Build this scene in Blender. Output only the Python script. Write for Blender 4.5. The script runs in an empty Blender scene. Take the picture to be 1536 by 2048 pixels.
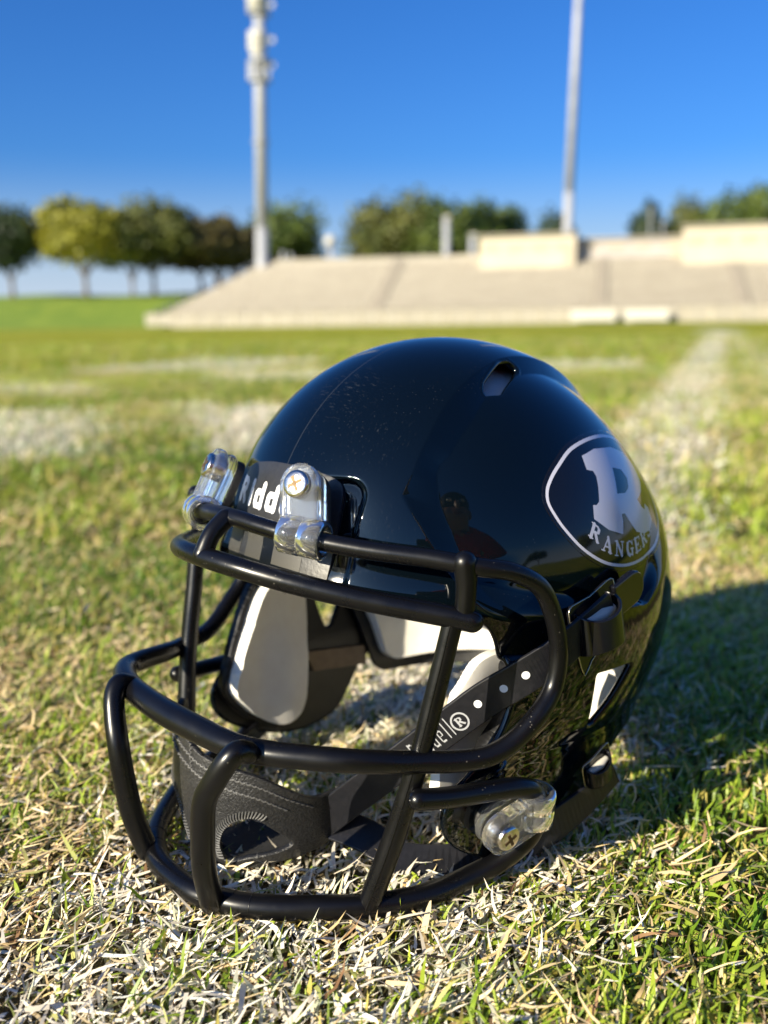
import bpy, bmesh, math, random
import numpy as np
from mathutils import Vector, Matrix
random.seed(5); RNG = np.random.default_rng(11)
SC = bpy.context.scene
R = math.radians
# ------------------------------------------------------------------ camera, sky, sun, exposure
PITCH = 11.19; ROLL = 0.7
cam = bpy.data.cameras.new('camera'); cam_o = bpy.data.objects.new('camera', cam); SC.collection.objects.link(cam_o)
cam_o.location = (0, 0, .145)
cam_o.rotation_euler = (Matrix.Rotation(R(90 - PITCH), 3, 'X') @ Matrix.Rotation(R(-ROLL), 3, 'Z')).to_euler()
cam.sensor_fit = 'VERTICAL'; cam.sensor_height = 24; cam.lens = 24 * 1900 / 2048
cam.clip_start = .01; cam.clip_end = 2000
cam.dof.use_dof = True; cam.dof.focus_distance = .232; cam.dof.aperture_fstop = 7.4
SC.camera = cam_o
SUN_AZ = math.atan2(-.766, -.643)      # direction to the sun, x = sin, y = cos
SUN_EL = R(22)
world = bpy.data.worlds.new('World'); SC.world = world; world.use_nodes = True
wn = world.node_tree; wn.nodes.clear()
sky = wn.nodes.new('ShaderNodeTexSky'); sky.sky_type = 'NISHITA'; sky.sun_disc = False
sky.sun_elevation = SUN_EL; sky.sun_rotation = SUN_AZ; sky.altitude = 0
sky.air_density = 1.0; sky.dust_density = 1.2; sky.ozone_density = 4.0
bgn = wn.nodes.new('ShaderNodeBackground'); bgn.inputs[1].default_value = .050
hs = wn.nodes.new('ShaderNodeHueSaturation'); hs.inputs['Saturation'].default_value = 1.2
wo = wn.nodes.new('ShaderNodeOutputWorld')
tint = wn.nodes.new('ShaderNodeMix'); tint.data_type = 'RGBA'; tint.blend_type = 'MULTIPLY'; tint.inputs[0].default_value = 1; tint.inputs[7].default_value = (.60, .99, 1.52, 1)
wn.links.new(sky.outputs[0], hs.inputs['Color']); wn.links.new(hs.outputs[0], tint.inputs[6]); wtc = wn.nodes.new('ShaderNodeTexCoord'); wsx = wn.nodes.new('ShaderNodeSeparateXYZ'); wn.links.new(wtc.outputs['Generated'], wsx.inputs[0])
wmr = wn.nodes.new('ShaderNodeMapRange'); wmr.interpolation_type = 'SMOOTHSTEP'; wmr.inputs['From Min'].default_value = .17; wmr.inputs['From Max'].default_value = -.01; wn.links.new(wsx.outputs[2], wmr.inputs['Value'])
wmx = wn.nodes.new('ShaderNodeMix'); wmx.data_type = 'RGBA'; wn.links.new(wmr.outputs[0], wmx.inputs[0]); wn.links.new(tint.outputs[2], wmx.inputs[6]); wmx.inputs[7].default_value = (5.6, 6.7, 8.2, 1)   # pale haze all round the horizon
wn.links.new(wmx.outputs[2], bgn.inputs[0]); wn.links.new(bgn.outputs[0], wo.inputs[0])
sl = bpy.data.lights.new('sun', 'SUN'); sl.energy = 5; sl.angle = R(.53); sl.color = (1, .89, .68)
so = bpy.data.objects.new('sun', sl); SC.collection.objects.link(so)
sd = Vector((math.sin(SUN_AZ) * math.cos(SUN_EL), math.cos(SUN_AZ) * math.cos(SUN_EL), math.sin(SUN_EL)))
so.rotation_euler = sd.to_track_quat('Z', 'Y').to_euler(); so.location = sd * 5
SC.view_settings.view_transform = 'Standard'; SC.view_settings.look = 'None'
SC.view_settings.gamma = 1; SC.view_settings.exposure = 1.1; SC.view_settings.use_curve_mapping = False
SC.cycles.transmission_bounces = 12; SC.cycles.max_bounces = 14; SC.cycles.transparent_max_bounces = 12
SC.cycles.sample_clamp_indirect = 6

# ------------------------------------------------------------------ helpers
def link(o): SC.collection.objects.link(o); return o
def tag(o, label=None, cat=None, group=None, kind=None):
    for k, v in (('label', label), ('category', cat), ('group', group), ('kind', kind)):
        if v: o[k] = v
    return o
def empty(name, loc=(0, 0, 0), rz=0):
    o = link(bpy.data.objects.new(name, None)); o.location = loc; o.rotation_euler[2] = rz; o.empty_display_size = .05; return o
def mesh(name, V, F, mat=None, parent=None, smooth=True):
    me = bpy.data.meshes.new(name)
    V = np.asarray(V, dtype=np.float32)
    if isinstance(F, np.ndarray):
        n, k = F.shape
        me.vertices.add(len(V)); me.vertices.foreach_set('co', V.ravel())
        me.loops.add(n * k); me.loops.foreach_set('vertex_index', F.astype(np.int32).ravel())
        me.polygons.add(n); me.polygons.foreach_set('loop_start', np.arange(0, n * k, k, dtype=np.int32))
        me.polygons.foreach_set('loop_total', np.full(n, k, dtype=np.int32))
        me.update(calc_edges=True)
    else:
        me.from_pydata([tuple(map(float, v)) for v in V], [], [tuple(int(i) for i in f) for f in F])
    if smooth: me.polygons.foreach_set('use_smooth', np.ones(len(me.polygons), dtype=bool))
    me.validate()
    o = link(bpy.data.objects.new(name, me))
    if mat: me.materials.append(mat)
    if parent: o.parent = parent
    return o
class MB:
    def __init__(s): s.v = []; s.f = []
    def add(s, V, F):
        b = len(s.v); s.v += [tuple(v) for v in V]; s.f += [tuple(i + b for i in f) for f in F]
    def box(s, c, d, rz=0, shear=(0, 0)):
        V = []
        for z in (-.5, .5):
            for x, y in ((-.5, -.5), (.5, -.5), (.5, .5), (-.5, .5)):
                X, Y = x * d[0], y * d[1]
                V.append((c[0] + X * math.cos(rz) - Y * math.sin(rz), c[1] + X * math.sin(rz) + Y * math.cos(rz), c[2] + z * d[2]))
        s.add(V, [(0, 3, 2, 1), (4, 5, 6, 7), (0, 1, 5, 4), (1, 2, 6, 5), (2, 3, 7, 6), (3, 0, 4, 7)])
    def cyl(s, a, b, r1, r2=None, n=12):
        r2 = r1 if r2 is None else r2
        a, b = Vector(a), Vector(b); q = (b - a).to_track_quat('Z', 'Y').to_matrix()
        V = []
        for p, r in ((a, r1), (b, r2)):
            for i in range(n):
                t = 2 * math.pi * i / n; V.append(p + q @ Vector((r * math.cos(t), r * math.sin(t), 0)))
        s.add(V, [(i, (i + 1) % n, n + (i + 1) % n, n + i) for i in range(n)] + [tuple(range(n))[::-1], tuple(range(n, 2 * n))])
    def build(s, name, mat, parent=None, smooth=False): return mesh(name, s.v, s.f, mat, parent, smooth)
def bevel(o, w, seg=2, ang=30):
    m = o.modifiers.new('bevel', 'BEVEL'); m.width = w; m.segments = seg; m.limit_method = 'ANGLE'; m.angle_limit = R(ang); return o
# ------------------------------------------------------------------ materials
def mat(name, col=(.5, .5, .5), rough=.5, metal=0, **k):
    m = bpy.data.materials.new(name); m.use_nodes = True; b = m.node_tree.nodes['Principled BSDF']
    b.inputs['Base Color'].default_value = (*col, 1); b.inputs['Roughness'].default_value = rough; b.inputs['Metallic'].default_value = metal
    for kk, v in k.items(): b.inputs[kk].default_value = v
    return m
def nt(m): return m.node_tree, m.node_tree.nodes['Principled BSDF']
def node(t, ty, **k):
    n = t.nodes.new(ty)
    for a, b in k.items():
        if a.startswith('i_'): n.inputs[int(a[2:]) if a[2:].isdigit() else a[2:]].default_value = b
        else: setattr(n, a, b)
    return n
def noise(t, scale, detail=3, rough=.55, coord='Object'):
    tc = node(t, 'ShaderNodeTexCoord'); n = node(t, 'ShaderNodeTexNoise'); n.inputs['Scale'].default_value = scale
    n.inputs['Detail'].default_value = detail; n.inputs['Roughness'].default_value = rough; t.links.new(tc.outputs[coord], n.inputs['Vector']); return n
def ramp(t, src, stops):
    r = node(t, 'ShaderNodeValToRGB'); e = r.color_ramp.elements
    e[0].position, e[0].color = stops[0][0], (*stops[0][1], 1); e[1].position, e[1].color = stops[-1][0], (*stops[-1][1], 1)
    for p, c in stops[1:-1]:
        x = e.new(p); x.color = (*c, 1)
    t.links.new(src, r.inputs[0]); return r
def g(v): return (v, v, v)
def noisy(name, c1, c2, scale, rough=.6, bump=0, detail=4, **k):
    m = mat(name, c1, rough, **k); t, b = nt(m); n = noise(t, scale, detail)
    r = ramp(t, n.outputs[0], [(.35, c1), (.65, c2)]); t.links.new(r.outputs[0], b.inputs['Base Color'])
    if bump:
        bp = node(t, 'ShaderNodeBump'); bp.inputs['Strength'].default_value = bump; bp.inputs['Distance'].default_value = .0005
        t.links.new(n.outputs[0], bp.inputs['Height']); t.links.new(bp.outputs[0], b.inputs['Normal'])
    return m
def make_shell_mat():
    m = mat('shell_black', (.0012, .0014, .002), .05); t, b = nt(m)
    b.inputs['IOR'].default_value = 1.5
    # soft smears of handling in the gloss
    n = noise(t, 38, 6, .7); r = ramp(t, n.outputs[0], [(.42, g(.02)), (.75, g(.11))]); t.links.new(r.outputs[0], b.inputs['Roughness'])
    # dust specks
    tc = node(t, 'ShaderNodeTexCoord'); vo = node(t, 'ShaderNodeTexVoronoi'); vo.inputs['Scale'].default_value = 900
    t.links.new(tc.outputs['Object'], vo.inputs['Vector'])
    lt = node(t, 'ShaderNodeMath', operation='LESS_THAN'); lt.inputs[1].default_value = .11; t.links.new(vo.outputs['Distance'], lt.inputs[0])
    n2 = noise(t, 22, 3); gt = node(t, 'ShaderNodeMath', operation='GREATER_THAN'); gt.inputs[1].default_value = .56; t.links.new(n2.outputs[0], gt.inputs[0])
    mu = node(t, 'ShaderNodeMath', operation='MULTIPLY'); t.links.new(lt.outputs[0], mu.inputs[0]); t.links.new(gt.outputs[0], mu.inputs[1])
    # moulding line along the middle
    sx = node(t, 'ShaderNodeSeparateXYZ'); t.links.new(tc.outputs['Object'], sx.inputs[0])
    ab = node(t, 'ShaderNodeMath', operation='ABSOLUTE'); t.links.new(sx.outputs[1], ab.inputs[0])
    ln = node(t, 'ShaderNodeMath', operation='LESS_THAN'); ln.inputs[1].default_value = .00016; t.links.new(ab.outputs[0], ln.inputs[0])
    mx = node(t, 'ShaderNodeMath', operation='MAXIMUM'); t.links.new(mu.outputs[0], mx.inputs[0]); t.links.new(ln.outputs[0], mx.inputs[1])
    def scuff(p, rad, scl, rot, th, amt):
        vs = node(t, 'ShaderNodeVectorMath', operation='DISTANCE'); t.links.new(tc.outputs['Object'], vs.inputs[0]); vs.inputs[1].default_value = p
        mr = node(t, 'ShaderNodeMapRange'); mr.inputs['From Min'].default_value = rad; mr.inputs['From Max'].default_value = rad * .3; mr.inputs['To Min'].default_value = 0; mr.inputs['To Max'].default_value = amt; t.links.new(vs.outputs['Value'], mr.inputs['Value'])
        mp = node(t, 'ShaderNodeMapping'); mp.inputs['Rotation'].default_value = rot; mp.inputs['Scale'].default_value = scl; t.links.new(tc.outputs['Object'], mp.inputs[0])
        nn = node(t, 'ShaderNodeTexNoise'); nn.inputs['Scale'].default_value = 1; nn.inputs['Detail'].default_value = 3; nn.inputs['Roughness'].default_value = .7; t.links.new(mp.outputs[0], nn.inputs['Vector'])
        g_ = node(t, 'ShaderNodeMapRange'); g_.inputs['From Min'].default_value = th; g_.inputs['From Max'].default_value = th + .05; t.links.new(nn.outputs[0], g_.inputs['Value'])
        m2 = node(t, 'ShaderNodeMath', operation='MULTIPLY'); t.links.new(mr.outputs[0], m2.inputs[0]); t.links.new(g_.outputs[0], m2.inputs[1]); return m2.outputs[0]
    for a_s in (((.056, .004, .126), .013, (2200, 300, 900), (.2, .3, .5), .60, 1.3), ((.060, .020, .115), .012, (900, 1500, 500), (.1, .8, .2), .62, .8), ((.068, .028, .092), .014, (1500, 1200, 900), (.5, .1, .9), .62, .8), ((.028, .054, .100), .012, (1800, 1800, 1200), (0, 0, 0), .66, .7)):
        o_ = scuff(*a_s); mm2 = node(t, 'ShaderNodeMath', operation='MAXIMUM'); t.links.new(mx.outputs[0], mm2.inputs[0]); t.links.new(o_, mm2.inputs[1]); mx = mm2
    cr = ramp(t, mx.outputs[0], [(0, (.0012, .0028, .0048)), (1, (.018, .021, .024))]); t.links.new(cr.outputs[0], b.inputs['Base Color'])
    bp = node(t, 'ShaderNodeBump'); bp.inputs['Strength'].default_value = .06; bp.inputs['Distance'].default_value = .0003
    n3 = noise(t, 90, 2); t.links.new(n3.outputs[0], bp.inputs['Height']); t.links.new(bp.outputs[0], b.inputs['Normal'])
    return m
M_shell = make_shell_mat()
M_bar = noisy('bar_satin_black', (.0022, .0022, .0028), (.0036, .0036, .0042), 300, .27, .05); M_bar.node_tree.nodes['Principled BSDF'].inputs['Specular IOR Level'].default_value = .38; 
def wear(m):
    t, b = nt(m); n = noise(t, 60, 5, .7); r = ramp(t, n.outputs[0], [(.3, g(.22)), (.7, g(.38))]); t.links.new(r.outputs[0], b.inputs['Roughness'])
    tc = node(t, 'ShaderNodeTexCoord'); vo = node(t, 'ShaderNodeTexVoronoi'); vo.inputs['Scale'].default_value = 700; t.links.new(tc.outputs['Object'], vo.inputs['Vector'])
    lt = node(t, 'ShaderNodeMath', operation='LESS_THAN'); lt.inputs[1].default_value = .12; t.links.new(vo.outputs['Distance'], lt.inputs[0]); n2 = noise(t, 35, 3); gt = node(t, 'ShaderNodeMath', operation='GREATER_THAN'); gt.inputs[1].default_value = .57; t.links.new(n2.outputs[0], gt.inputs[0])
    mu = node(t, 'ShaderNodeMath', operation='MULTIPLY'); t.links.new(lt.outputs[0], mu.inputs[0]); t.links.new(gt.outputs[0], mu.inputs[1]); cr = ramp(t, mu.outputs[0], [(0, (.0026, .0026, .0032)), (1, (.07, .065, .055))]); t.links.new(cr.outputs[0], b.inputs['Base Color'])
wear(M_bar)
M_clear = mat('clear_plastic', (.96, .97, .98), .04); M_clear.node_tree.nodes['Principled BSDF'].inputs['Transmission Weight'].default_value = .955; M_clear.node_tree.nodes['Principled BSDF'].inputs['IOR'].default_value = 1.40
def clear_bump(m):
    t, b = nt(m); n = noise(t, 260, 3); bp = node(t, 'ShaderNodeBump'); bp.inputs['Strength'].default_value = .12; bp.inputs['Distance'].default_value = .0005
    t.links.new(n.outputs[0], bp.inputs['Height']); t.links.new(bp.outputs[0], b.inputs['Normal'])
clear_bump(M_clear)
M_screw = noisy('screw_steel', (.75, .70, .62), (.5, .45, .4), 500, .22, .2, metallic=0) if False else noisy('screw_steel', (.78, .73, .66), (.55, .5, .44), 700, .2, .3)
M_screw.node_tree.nodes['Principled BSDF'].inputs['Metallic'].default_value = 1
M_rubber = noisy('black_rubber', (.012, .012, .012), (.02, .02, .02), 400, .6, .3)
M_bumper = noisy('bumper_vinyl', (.016, .017, .02), (.022, .023, .026), 900, .42, .15)
M_white_print = mat('white_print', (.8, .82, .84), .4)
M_silver_print = mat('silver_print', (.62, .62, .72), .16)
M_decalfilm = mat('decal_film', (.005, .0055, .008), .07)
M_strap = noisy('strap_vinyl', (.006, .0065, .009), (.010, .010, .013), 600, .38, .15)
M_leather = noisy('black_leather', (.012, .012, .013), (.026, .026, .027), 1500, .36, .6)
M_stitch = mat('stitch_thread', (.09, .09, .09), .5)
M_pad = noisy('pad_foam', (.82, .79, .74), (.86, .84, .79), 200, .55, .1)
M_padframe = noisy('pad_frame', (.004, .004, .005), (.008, .008, .009), 300, .5, .2)
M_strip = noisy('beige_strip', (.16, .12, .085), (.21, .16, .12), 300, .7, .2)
M_buckle = mat('buckle_black', (.006, .006, .008), .16)
M_buckle_rim = mat('buckle_steel', (.45, .42, .33), .25, 1)

# ------------------------------------------------------------------ field helpers (numpy)
def spline(P, n=16, closed=False):
    P = np.asarray(P, float); m = len(P); out = []
    rng = range(m) if closed else range(m - 1)
    for i in rng:
        p0 = P[(i - 1) % m] if closed or i > 0 else 2 * P[0] - P[1]
        p1 = P[i]; p2 = P[(i + 1) % m]; p3 = P[(i + 2) % m] if closed or i + 2 < m else 2 * P[-1] - P[-2]
        # centripetal catmull-rom
        d01 = np.linalg.norm(p1 - p0) ** .5 + 1e-6; d12 = np.linalg.norm(p2 - p1) ** .5 + 1e-6; d23 = np.linalg.norm(p3 - p2) ** .5 + 1e-6
        m1 = d12 * ((p1 - p0) / d01 ** 2 * d12 / (d01 + d12) * d01 / d12 * 1.0 + 0) if False else (p2 - p0) / (d01 ** 2 + d12 ** 2) * d12 ** 2
        m2 = (p3 - p1) / (d12 ** 2 + d23 ** 2) * d12 ** 2
        for k in range(n):
            t = k / n; out.append((2 * t**3 - 3 * t**2 + 1) * p1 + (t**3 - 2 * t**2 + t) * m1 + (-2 * t**3 + 3 * t**2) * p2 + (t**3 - t**2) * m2)
    if not closed: out.append(P[-1])
    return np.array(out)
def poly_sd(px, py, poly):
    """signed distance, positive inside"""
    poly = np.asarray(poly, float); d = np.full(px.shape, 1e9); ins = np.zeros(px.shape, bool); n = len(poly)
    for i in range(n):
        ax, ay = poly[i]; bx, by = poly[(i + 1) % n]; ex, ey = bx - ax, by - ay; wx, wy = px - ax, py - ay
        t = np.clip((wx * ex + wy * ey) / (ex * ex + ey * ey + 1e-12), 0, 1)
        d = np.minimum(d, (wx - ex * t) ** 2 + (wy - ey * t) ** 2)
        c = (ay > py) != (by > py)
        if ay != by: ins ^= c & (px < (bx - ax) * (py - ay) / (by - ay) + ax)
    d = np.sqrt(d); return np.where(ins, d, -d)
def seg_sd(px, py, a, b, th):
    ex, ey = b[0] - a[0], b[1] - a[1]; wx, wy = px - a[0], py - a[1]
    t = np.clip((wx * ex + wy * ey) / (ex * ex + ey * ey + 1e-12), 0, 1)
    return th - np.hypot(wx - ex * t, wy - ey * t)
def grid_faces(nu, nv, cu=False):
    i = np.arange(nu if cu else nu - 1); j = np.arange(nv - 1); I, J = np.meshgrid(i, j, indexing='ij'); I2 = (I + 1) % nu
    return np.stack([I * nv + J, I2 * nv + J, I2 * nv + J + 1, I * nv + J + 1], -1).reshape(-1, 4)
def clip(V, Q, f):
    """keep the f > 0 side of a quad mesh, cutting edges exactly"""
    T = np.concatenate([Q[:, [0, 1, 2]], Q[:, [0, 2, 3]]]); f = np.where(np.abs(f) < 1e-9, 1e-9, f)
    s = f[T] > 0; c = s.sum(1); out = [T[c == 3]]; nv = len(V); newV = []; E = []
    def cut(a, b):
        lo = np.minimum(a, b); hi = np.maximum(a, b); E.append(lo.astype(np.int64) * nv + hi); return len(E) - 1
    recs = []
    for cnt in (1, 2):
        TT = T[c == cnt]; ss = s[c == cnt]
        if len(TT) == 0: continue
        odd = ss.argmax(1) if cnt == 1 else (~ss).argmax(1)
        r = np.arange(len(TT)); A = TT[r, odd]; B = TT[r, (odd + 1) % 3]; C_ = TT[r, (odd + 2) % 3]
        recs.append((cnt, A, B, C_, cut(A, B), cut(A, C_)))
    if E:
        lens = [len(e) for e in E]; allE = np.concatenate(E); u, inv = np.unique(allE, return_inverse=True)
        lo = u // nv; hi = u % nv; t = f[lo] / (f[lo] - f[hi]); NV = V[lo] + (V[hi] - V[lo]) * t[:, None]
        offs = np.cumsum([0] + lens); idx = [inv[offs[i]:offs[i + 1]] + nv for i in range(len(E))]
        V = np.concatenate([V, NV])
        for cnt, A, B, C_, e1, e2 in recs:
            P, Q2 = idx[e1], idx[e2]
            if cnt == 1: out.append(np.stack([A, P, Q2], 1))
            else: out.append(np.stack([P, B, C_], 1)); out.append(np.stack([P, C_, Q2], 1))
    T = np.concatenate(out); used, inv = np.unique(T, return_inverse=True)
    T = inv.reshape(-1, 3); ok = (T[:, 0] != T[:, 1]) & (T[:, 1] != T[:, 2]) & (T[:, 0] != T[:, 2])
    return V[used], T[ok]
def tube(P, r, closed=False, n=20, cap=True, flat=None):
    """round bar along P (mm); r scalar or list; rounded ends"""
    P = np.asarray(P, float); m = len(P); r = np.full(m, float(r)) if np.isscalar(r) else np.asarray(r, float)
    if not closed and cap:   # hemispherical ends
        t0 = (P[0] - P[1]) / np.linalg.norm(P[0] - P[1]); t1 = (P[-1] - P[-2]) / np.linalg.norm(P[-1] - P[-2])
        a = np.linspace(0, math.pi / 2, 6)[1:]
        P = np.concatenate([[P[0] + t0 * r[0] * math.sin(x) for x in a[::-1]], P, [P[-1] + t1 * r[-1] * math.sin(x) for x in a]])
        r = np.concatenate([[r[0] * max(math.cos(x), .03) for x in a[::-1]], r, [r[-1] * max(math.cos(x), .03) for x in a]]); m = len(P)
    T = np.roll(P, -1, 0) - np.roll(P, 1, 0)
    if not closed: T[0] = P[1] - P[0]; T[-1] = P[-1] - P[-2]
    T /= np.linalg.norm(T, axis=1)[:, None] + 1e-12
    N = np.cross(T[0], [0, 0, 1.]); N = N if np.linalg.norm(N) > .1 else np.cross(T[0], [0, 1., 0]); N /= np.linalg.norm(N)
    Ns = []
    for i in range(m):
        N = N - T[i] * (N @ T[i]); N /= np.linalg.norm(N); Ns.append(N.copy())
    Ns = np.array(Ns); B = np.cross(T, Ns); ang = np.linspace(0, 2 * math.pi, n, endpoint=False)
    if closed:   # remove twist
        e = Ns[-1] - T[0] * (Ns[-1] @ T[0]); tw = math.atan2(e @ B[0], e @ Ns[0])
        k = np.linspace(0, 1, m)[:, None] * -tw; Ns, B = Ns * np.cos(k) + B * np.sin(k), B * np.cos(k) - Ns * np.sin(k)
    V = (P[:, None] + r[:, None, None] * (Ns[:, None] * np.cos(ang)[None, :, None] + B[:, None] * np.sin(ang)[None, :, None])).reshape(-1, 3)
    F = []
    for i in range(m if closed else m - 1):
        for j in range(n):
            i2 = (i + 1) % m; F.append((i * n + j, i * n + (j + 1) % n, i2 * n + (j + 1) % n, i2 * n + j))
    if not closed: F.append(tuple(range(n))); F.append(tuple((m - 1) * n + j for j in range(n))[::-1])
    return V, F
def ss(a, b, x):
    t = np.clip((x - a) / (b - a), 0, 1); return t * t * (3 - 2 * t)
mm = .001
exec_ground = True
# ------------------------------------------------------------------ THE FIELD (ground sheet, painted marks, grass)
def vnoise(x, y, s, seed=0):
    x = x * s + seed * 17.3; y = y * s + seed * 7.7; xi = np.floor(x).astype(int); yi = np.floor(y).astype(int); fx = x - xi; fy = y - yi
    fx = fx * fx * (3 - 2 * fx); fy = fy * fy * (3 - 2 * fy)
    def h(a, b):
        v = np.sin(a * 127.1 + b * 311.7 + seed * 13.7) * 43758.5453; return v - np.floor(v)
    return (h(xi, yi) * (1 - fx) + h(xi + 1, yi) * fx) * (1 - fy) + (h(xi, yi + 1) * (1 - fx) + h(xi + 1, yi + 1) * fx) * fy
def fbm(x, y, s, seed=0): return .5 * vnoise(x, y, s, seed) + .3 * vnoise(x, y, s * 2.1, seed + 1) + .2 * vnoise(x, y, s * 4.3, seed + 2)
PATCH = [ [(-1.6, 1.74), (-.50, 1.68), (-.34, 1.10), (-1.0, 1.08)],
          [(-.37, 1.76), (.12, 1.84), (.16, 1.20), (-.22, 1.08)],
          [(-1.9, 2.72), (-.78, 2.56), (-.68, 2.16), (-1.6, 2.16)],
          [(-1.15, 3.3), (-.85, 4.5), (-.2, 4.3), (-.5, 3.3)],
          [(-.55, 3.15), (-.1, 3.3), (.1, 2.5), (-.46, 2.55)],
          [(.35, 3.75), (1.0, 3.75), (.8, 2.95), (.4, 2.95)] ]
def paint(x, y):
    xc = .316 + np.where(y < 1.08, .40, .355) * (y - 1.08); w = .060 + .004 * y
    n = fbm(x, y, 28, 3) - .5; n2 = fbm(x, y, 7, 9) - .5
    d = (w - np.abs(x - xc)) / .03 + n * 1.6 + n2 * 1.5; a = 1 / (1 + np.exp(-2.2 * d)) * (.92 - .14 * ss(.4, 1.2, y))
    near = np.abs(y) < 12
    for k, P in enumerate(PATCH):
        dd = poly_sd(x, y, P) / .045 + n * 2.2 + n2 * 3.; a = np.maximum(a, 1.0 * (1 / (1 + np.exp(-2.5 * dd))) * near * (.62 if k > 1 else 1))
    # a further line to the right of the frame
    d = (.05 - np.abs(x - (.98 + .345 * (y - 2.33)))) / .05 + n * 2; a = np.maximum(a, .35 / (1 + np.exp(-2 * d)) * (y > 1.6))
    return a
def ground():
    # one sheet, fine near the helmet and coarse at the horizon
    def axis(lim0, lim1, step, n_out, far):
        a = np.arange(lim0, lim1, step); q = np.geomspace(step, far, n_out); return np.concatenate([lim0 - np.cumsum(q)[::-1], a, lim1 + np.cumsum(q)])
    X = axis(-1.3, 1.8, .012, 60, 60); Y = axis(-.3, 4.2, .012, 60, 60)
    XX, YY = np.meshgrid(X, Y, indexing='ij'); Z = -.0035 + .004 * (fbm(XX, YY, 60, 1) - .5) * (np.hypot(XX, YY) < 3) + .006 * (fbm(XX, YY, 6, 5) - .5) * (np.hypot(XX, YY) < 5)
    far = np.hypot(XX, YY - .3); Z = Z + .012 * ss(.5, 2.5, far) * 0
    o = mesh('ground', np.stack([XX, YY, Z], -1).reshape(-1, 3), grid_faces(len(X), len(Y)), None)
    at = o.data.attributes.new('paint', 'FLOAT', 'POINT'); at.data.foreach_set('value', paint(XX, YY).ravel().astype(np.float32))
    at = o.data.attributes.new('bare', 'FLOAT', 'POINT'); bare = (.92 * ss(.8, .55, YY) + .45 * ss(3.2, .8, YY) * ss(.55, .8, YY)) * (YY > .05) * (np.abs(XX) < .1 + .52 * np.maximum(YY, 0)); at.data.foreach_set('value', bare.ravel().astype(np.float32))
    m = mat('field_turf', (.1, .13, .04), .9); t, b = nt(m)
    tc = node(t, 'ShaderNodeTexCoord')
    mp = node(t, 'ShaderNodeMapping'); mp.inputs['Scale'].default_value = (1, 1, .1); t.links.new(tc.outputs['Object'], mp.inputs[0])
    def nz(s, d=3, r=.6):
        n = node(t, 'ShaderNodeTexNoise'); n.inputs['Scale'].default_value = s; n.inputs['Detail'].default_value = d; n.inputs['Roughness'].default_value = r
        t.links.new(mp.outputs[0], n.inputs['Vector']); return n
    big = nz(.5, 6, .68); mid = nz(3, 6, .72); fine = nz(120, 4, .75)
    r1 = ramp(t, mid.outputs[0], [(.40, (.16, .21, .012)), (.5, (.31, .32, .02)), (.62, (.50, .44, .09))])
    r2 = ramp(t, big.outputs[0], [(.42, (.19, .26, .012)), (.58, (.44, .41, .06))])
    mix = node(t, 'ShaderNodeMix', data_type='RGBA'); mix.inputs[0].default_value = .45; t.links.new(r1.outputs[0], mix.inputs[6]); t.links.new(r2.outputs[0], mix.inputs[7])
    r3 = ramp(t, fine.outputs[0], [(.3, g(.35)), (.7, g(1.35))])
    mul = node(t, 'ShaderNodeMix', data_type='RGBA', blend_type='MULTIPLY'); mul.inputs[0].default_value = .8; t.links.new(mix.outputs[2], mul.inputs[6]); t.links.new(r3.outputs[0], mul.inputs[7])
    pa = node(t, 'ShaderNodeAttribute', attribute_name='paint')
    pm = node(t, 'ShaderNodeMath', operation='MULTIPLY'); t.links.new(pa.outputs['Fac'], pm.inputs[0]); pr = ramp(t, fine.outputs[0], [(.3, g(.45)), (.55, g(1))]); t.links.new(pr.outputs[0], pm.inputs[1])
    fin = node(t, 'ShaderNodeMix', data_type='RGBA'); t.links.new(pm.outputs[0], fin.inputs[0]); t.links.new(mul.outputs[2], fin.inputs[6]); fin.inputs[7].default_value = (.66, .63, .5, 1)
    ba = node(t, 'ShaderNodeAttribute', attribute_name='bare'); so_ = node(t, 'ShaderNodeMix', data_type='RGBA'); sr = ramp(t, fine.outputs[0], [(.35, (.035, .026, .014)), (.7, (.16, .12, .06))])
    t.links.new(ba.outputs['Fac'], so_.inputs[0]); t.links.new(fin.outputs[2], so_.inputs[6]); t.links.new(sr.outputs[0], so_.inputs[7]); t.links.new(so_.outputs[2], b.inputs['Base Color'])
    bp = node(t, 'ShaderNodeBump'); bp.inputs['Strength'].default_value = .8; bp.inputs['Distance'].default_value = .006; t.links.new(fine.outputs[0], bp.inputs['Height']); t.links.new(bp.outputs[0], b.inputs['Normal'])
    o.data.materials.append(m); b.inputs['Specular IOR Level'].default_value = .05; tag(o, kind='structure'); return o
ground()
def blade_mat(name, rough, trans):
    m = mat(name, (.5, .5, .5), rough); t, b = nt(m)
    a = node(t, 'ShaderNodeAttribute', attribute_name='tint'); t.links.new(a.outputs['Color'], b.inputs['Base Color'])
    tr = node(t, 'ShaderNodeBsdfTranslucent'); t.links.new(a.outputs['Color'], tr.inputs['Color'])
    ms = node(t, 'ShaderNodeMixShader'); ms.inputs[0].default_value = trans
    out = [n for n in t.nodes if n.type == 'OUTPUT_MATERIAL'][0]
    t.links.new(b.outputs[0], ms.inputs[1]); t.links.new(tr.outputs[0], ms.inputs[2]); t.links.new(ms.outputs[0], out.inputs[0]); return m
M_blade = blade_mat('grass_blade', .45, .35); M_straw = blade_mat('straw', .7, .15); M_paint = blade_mat('painted_straw', .85, .05)
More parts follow.
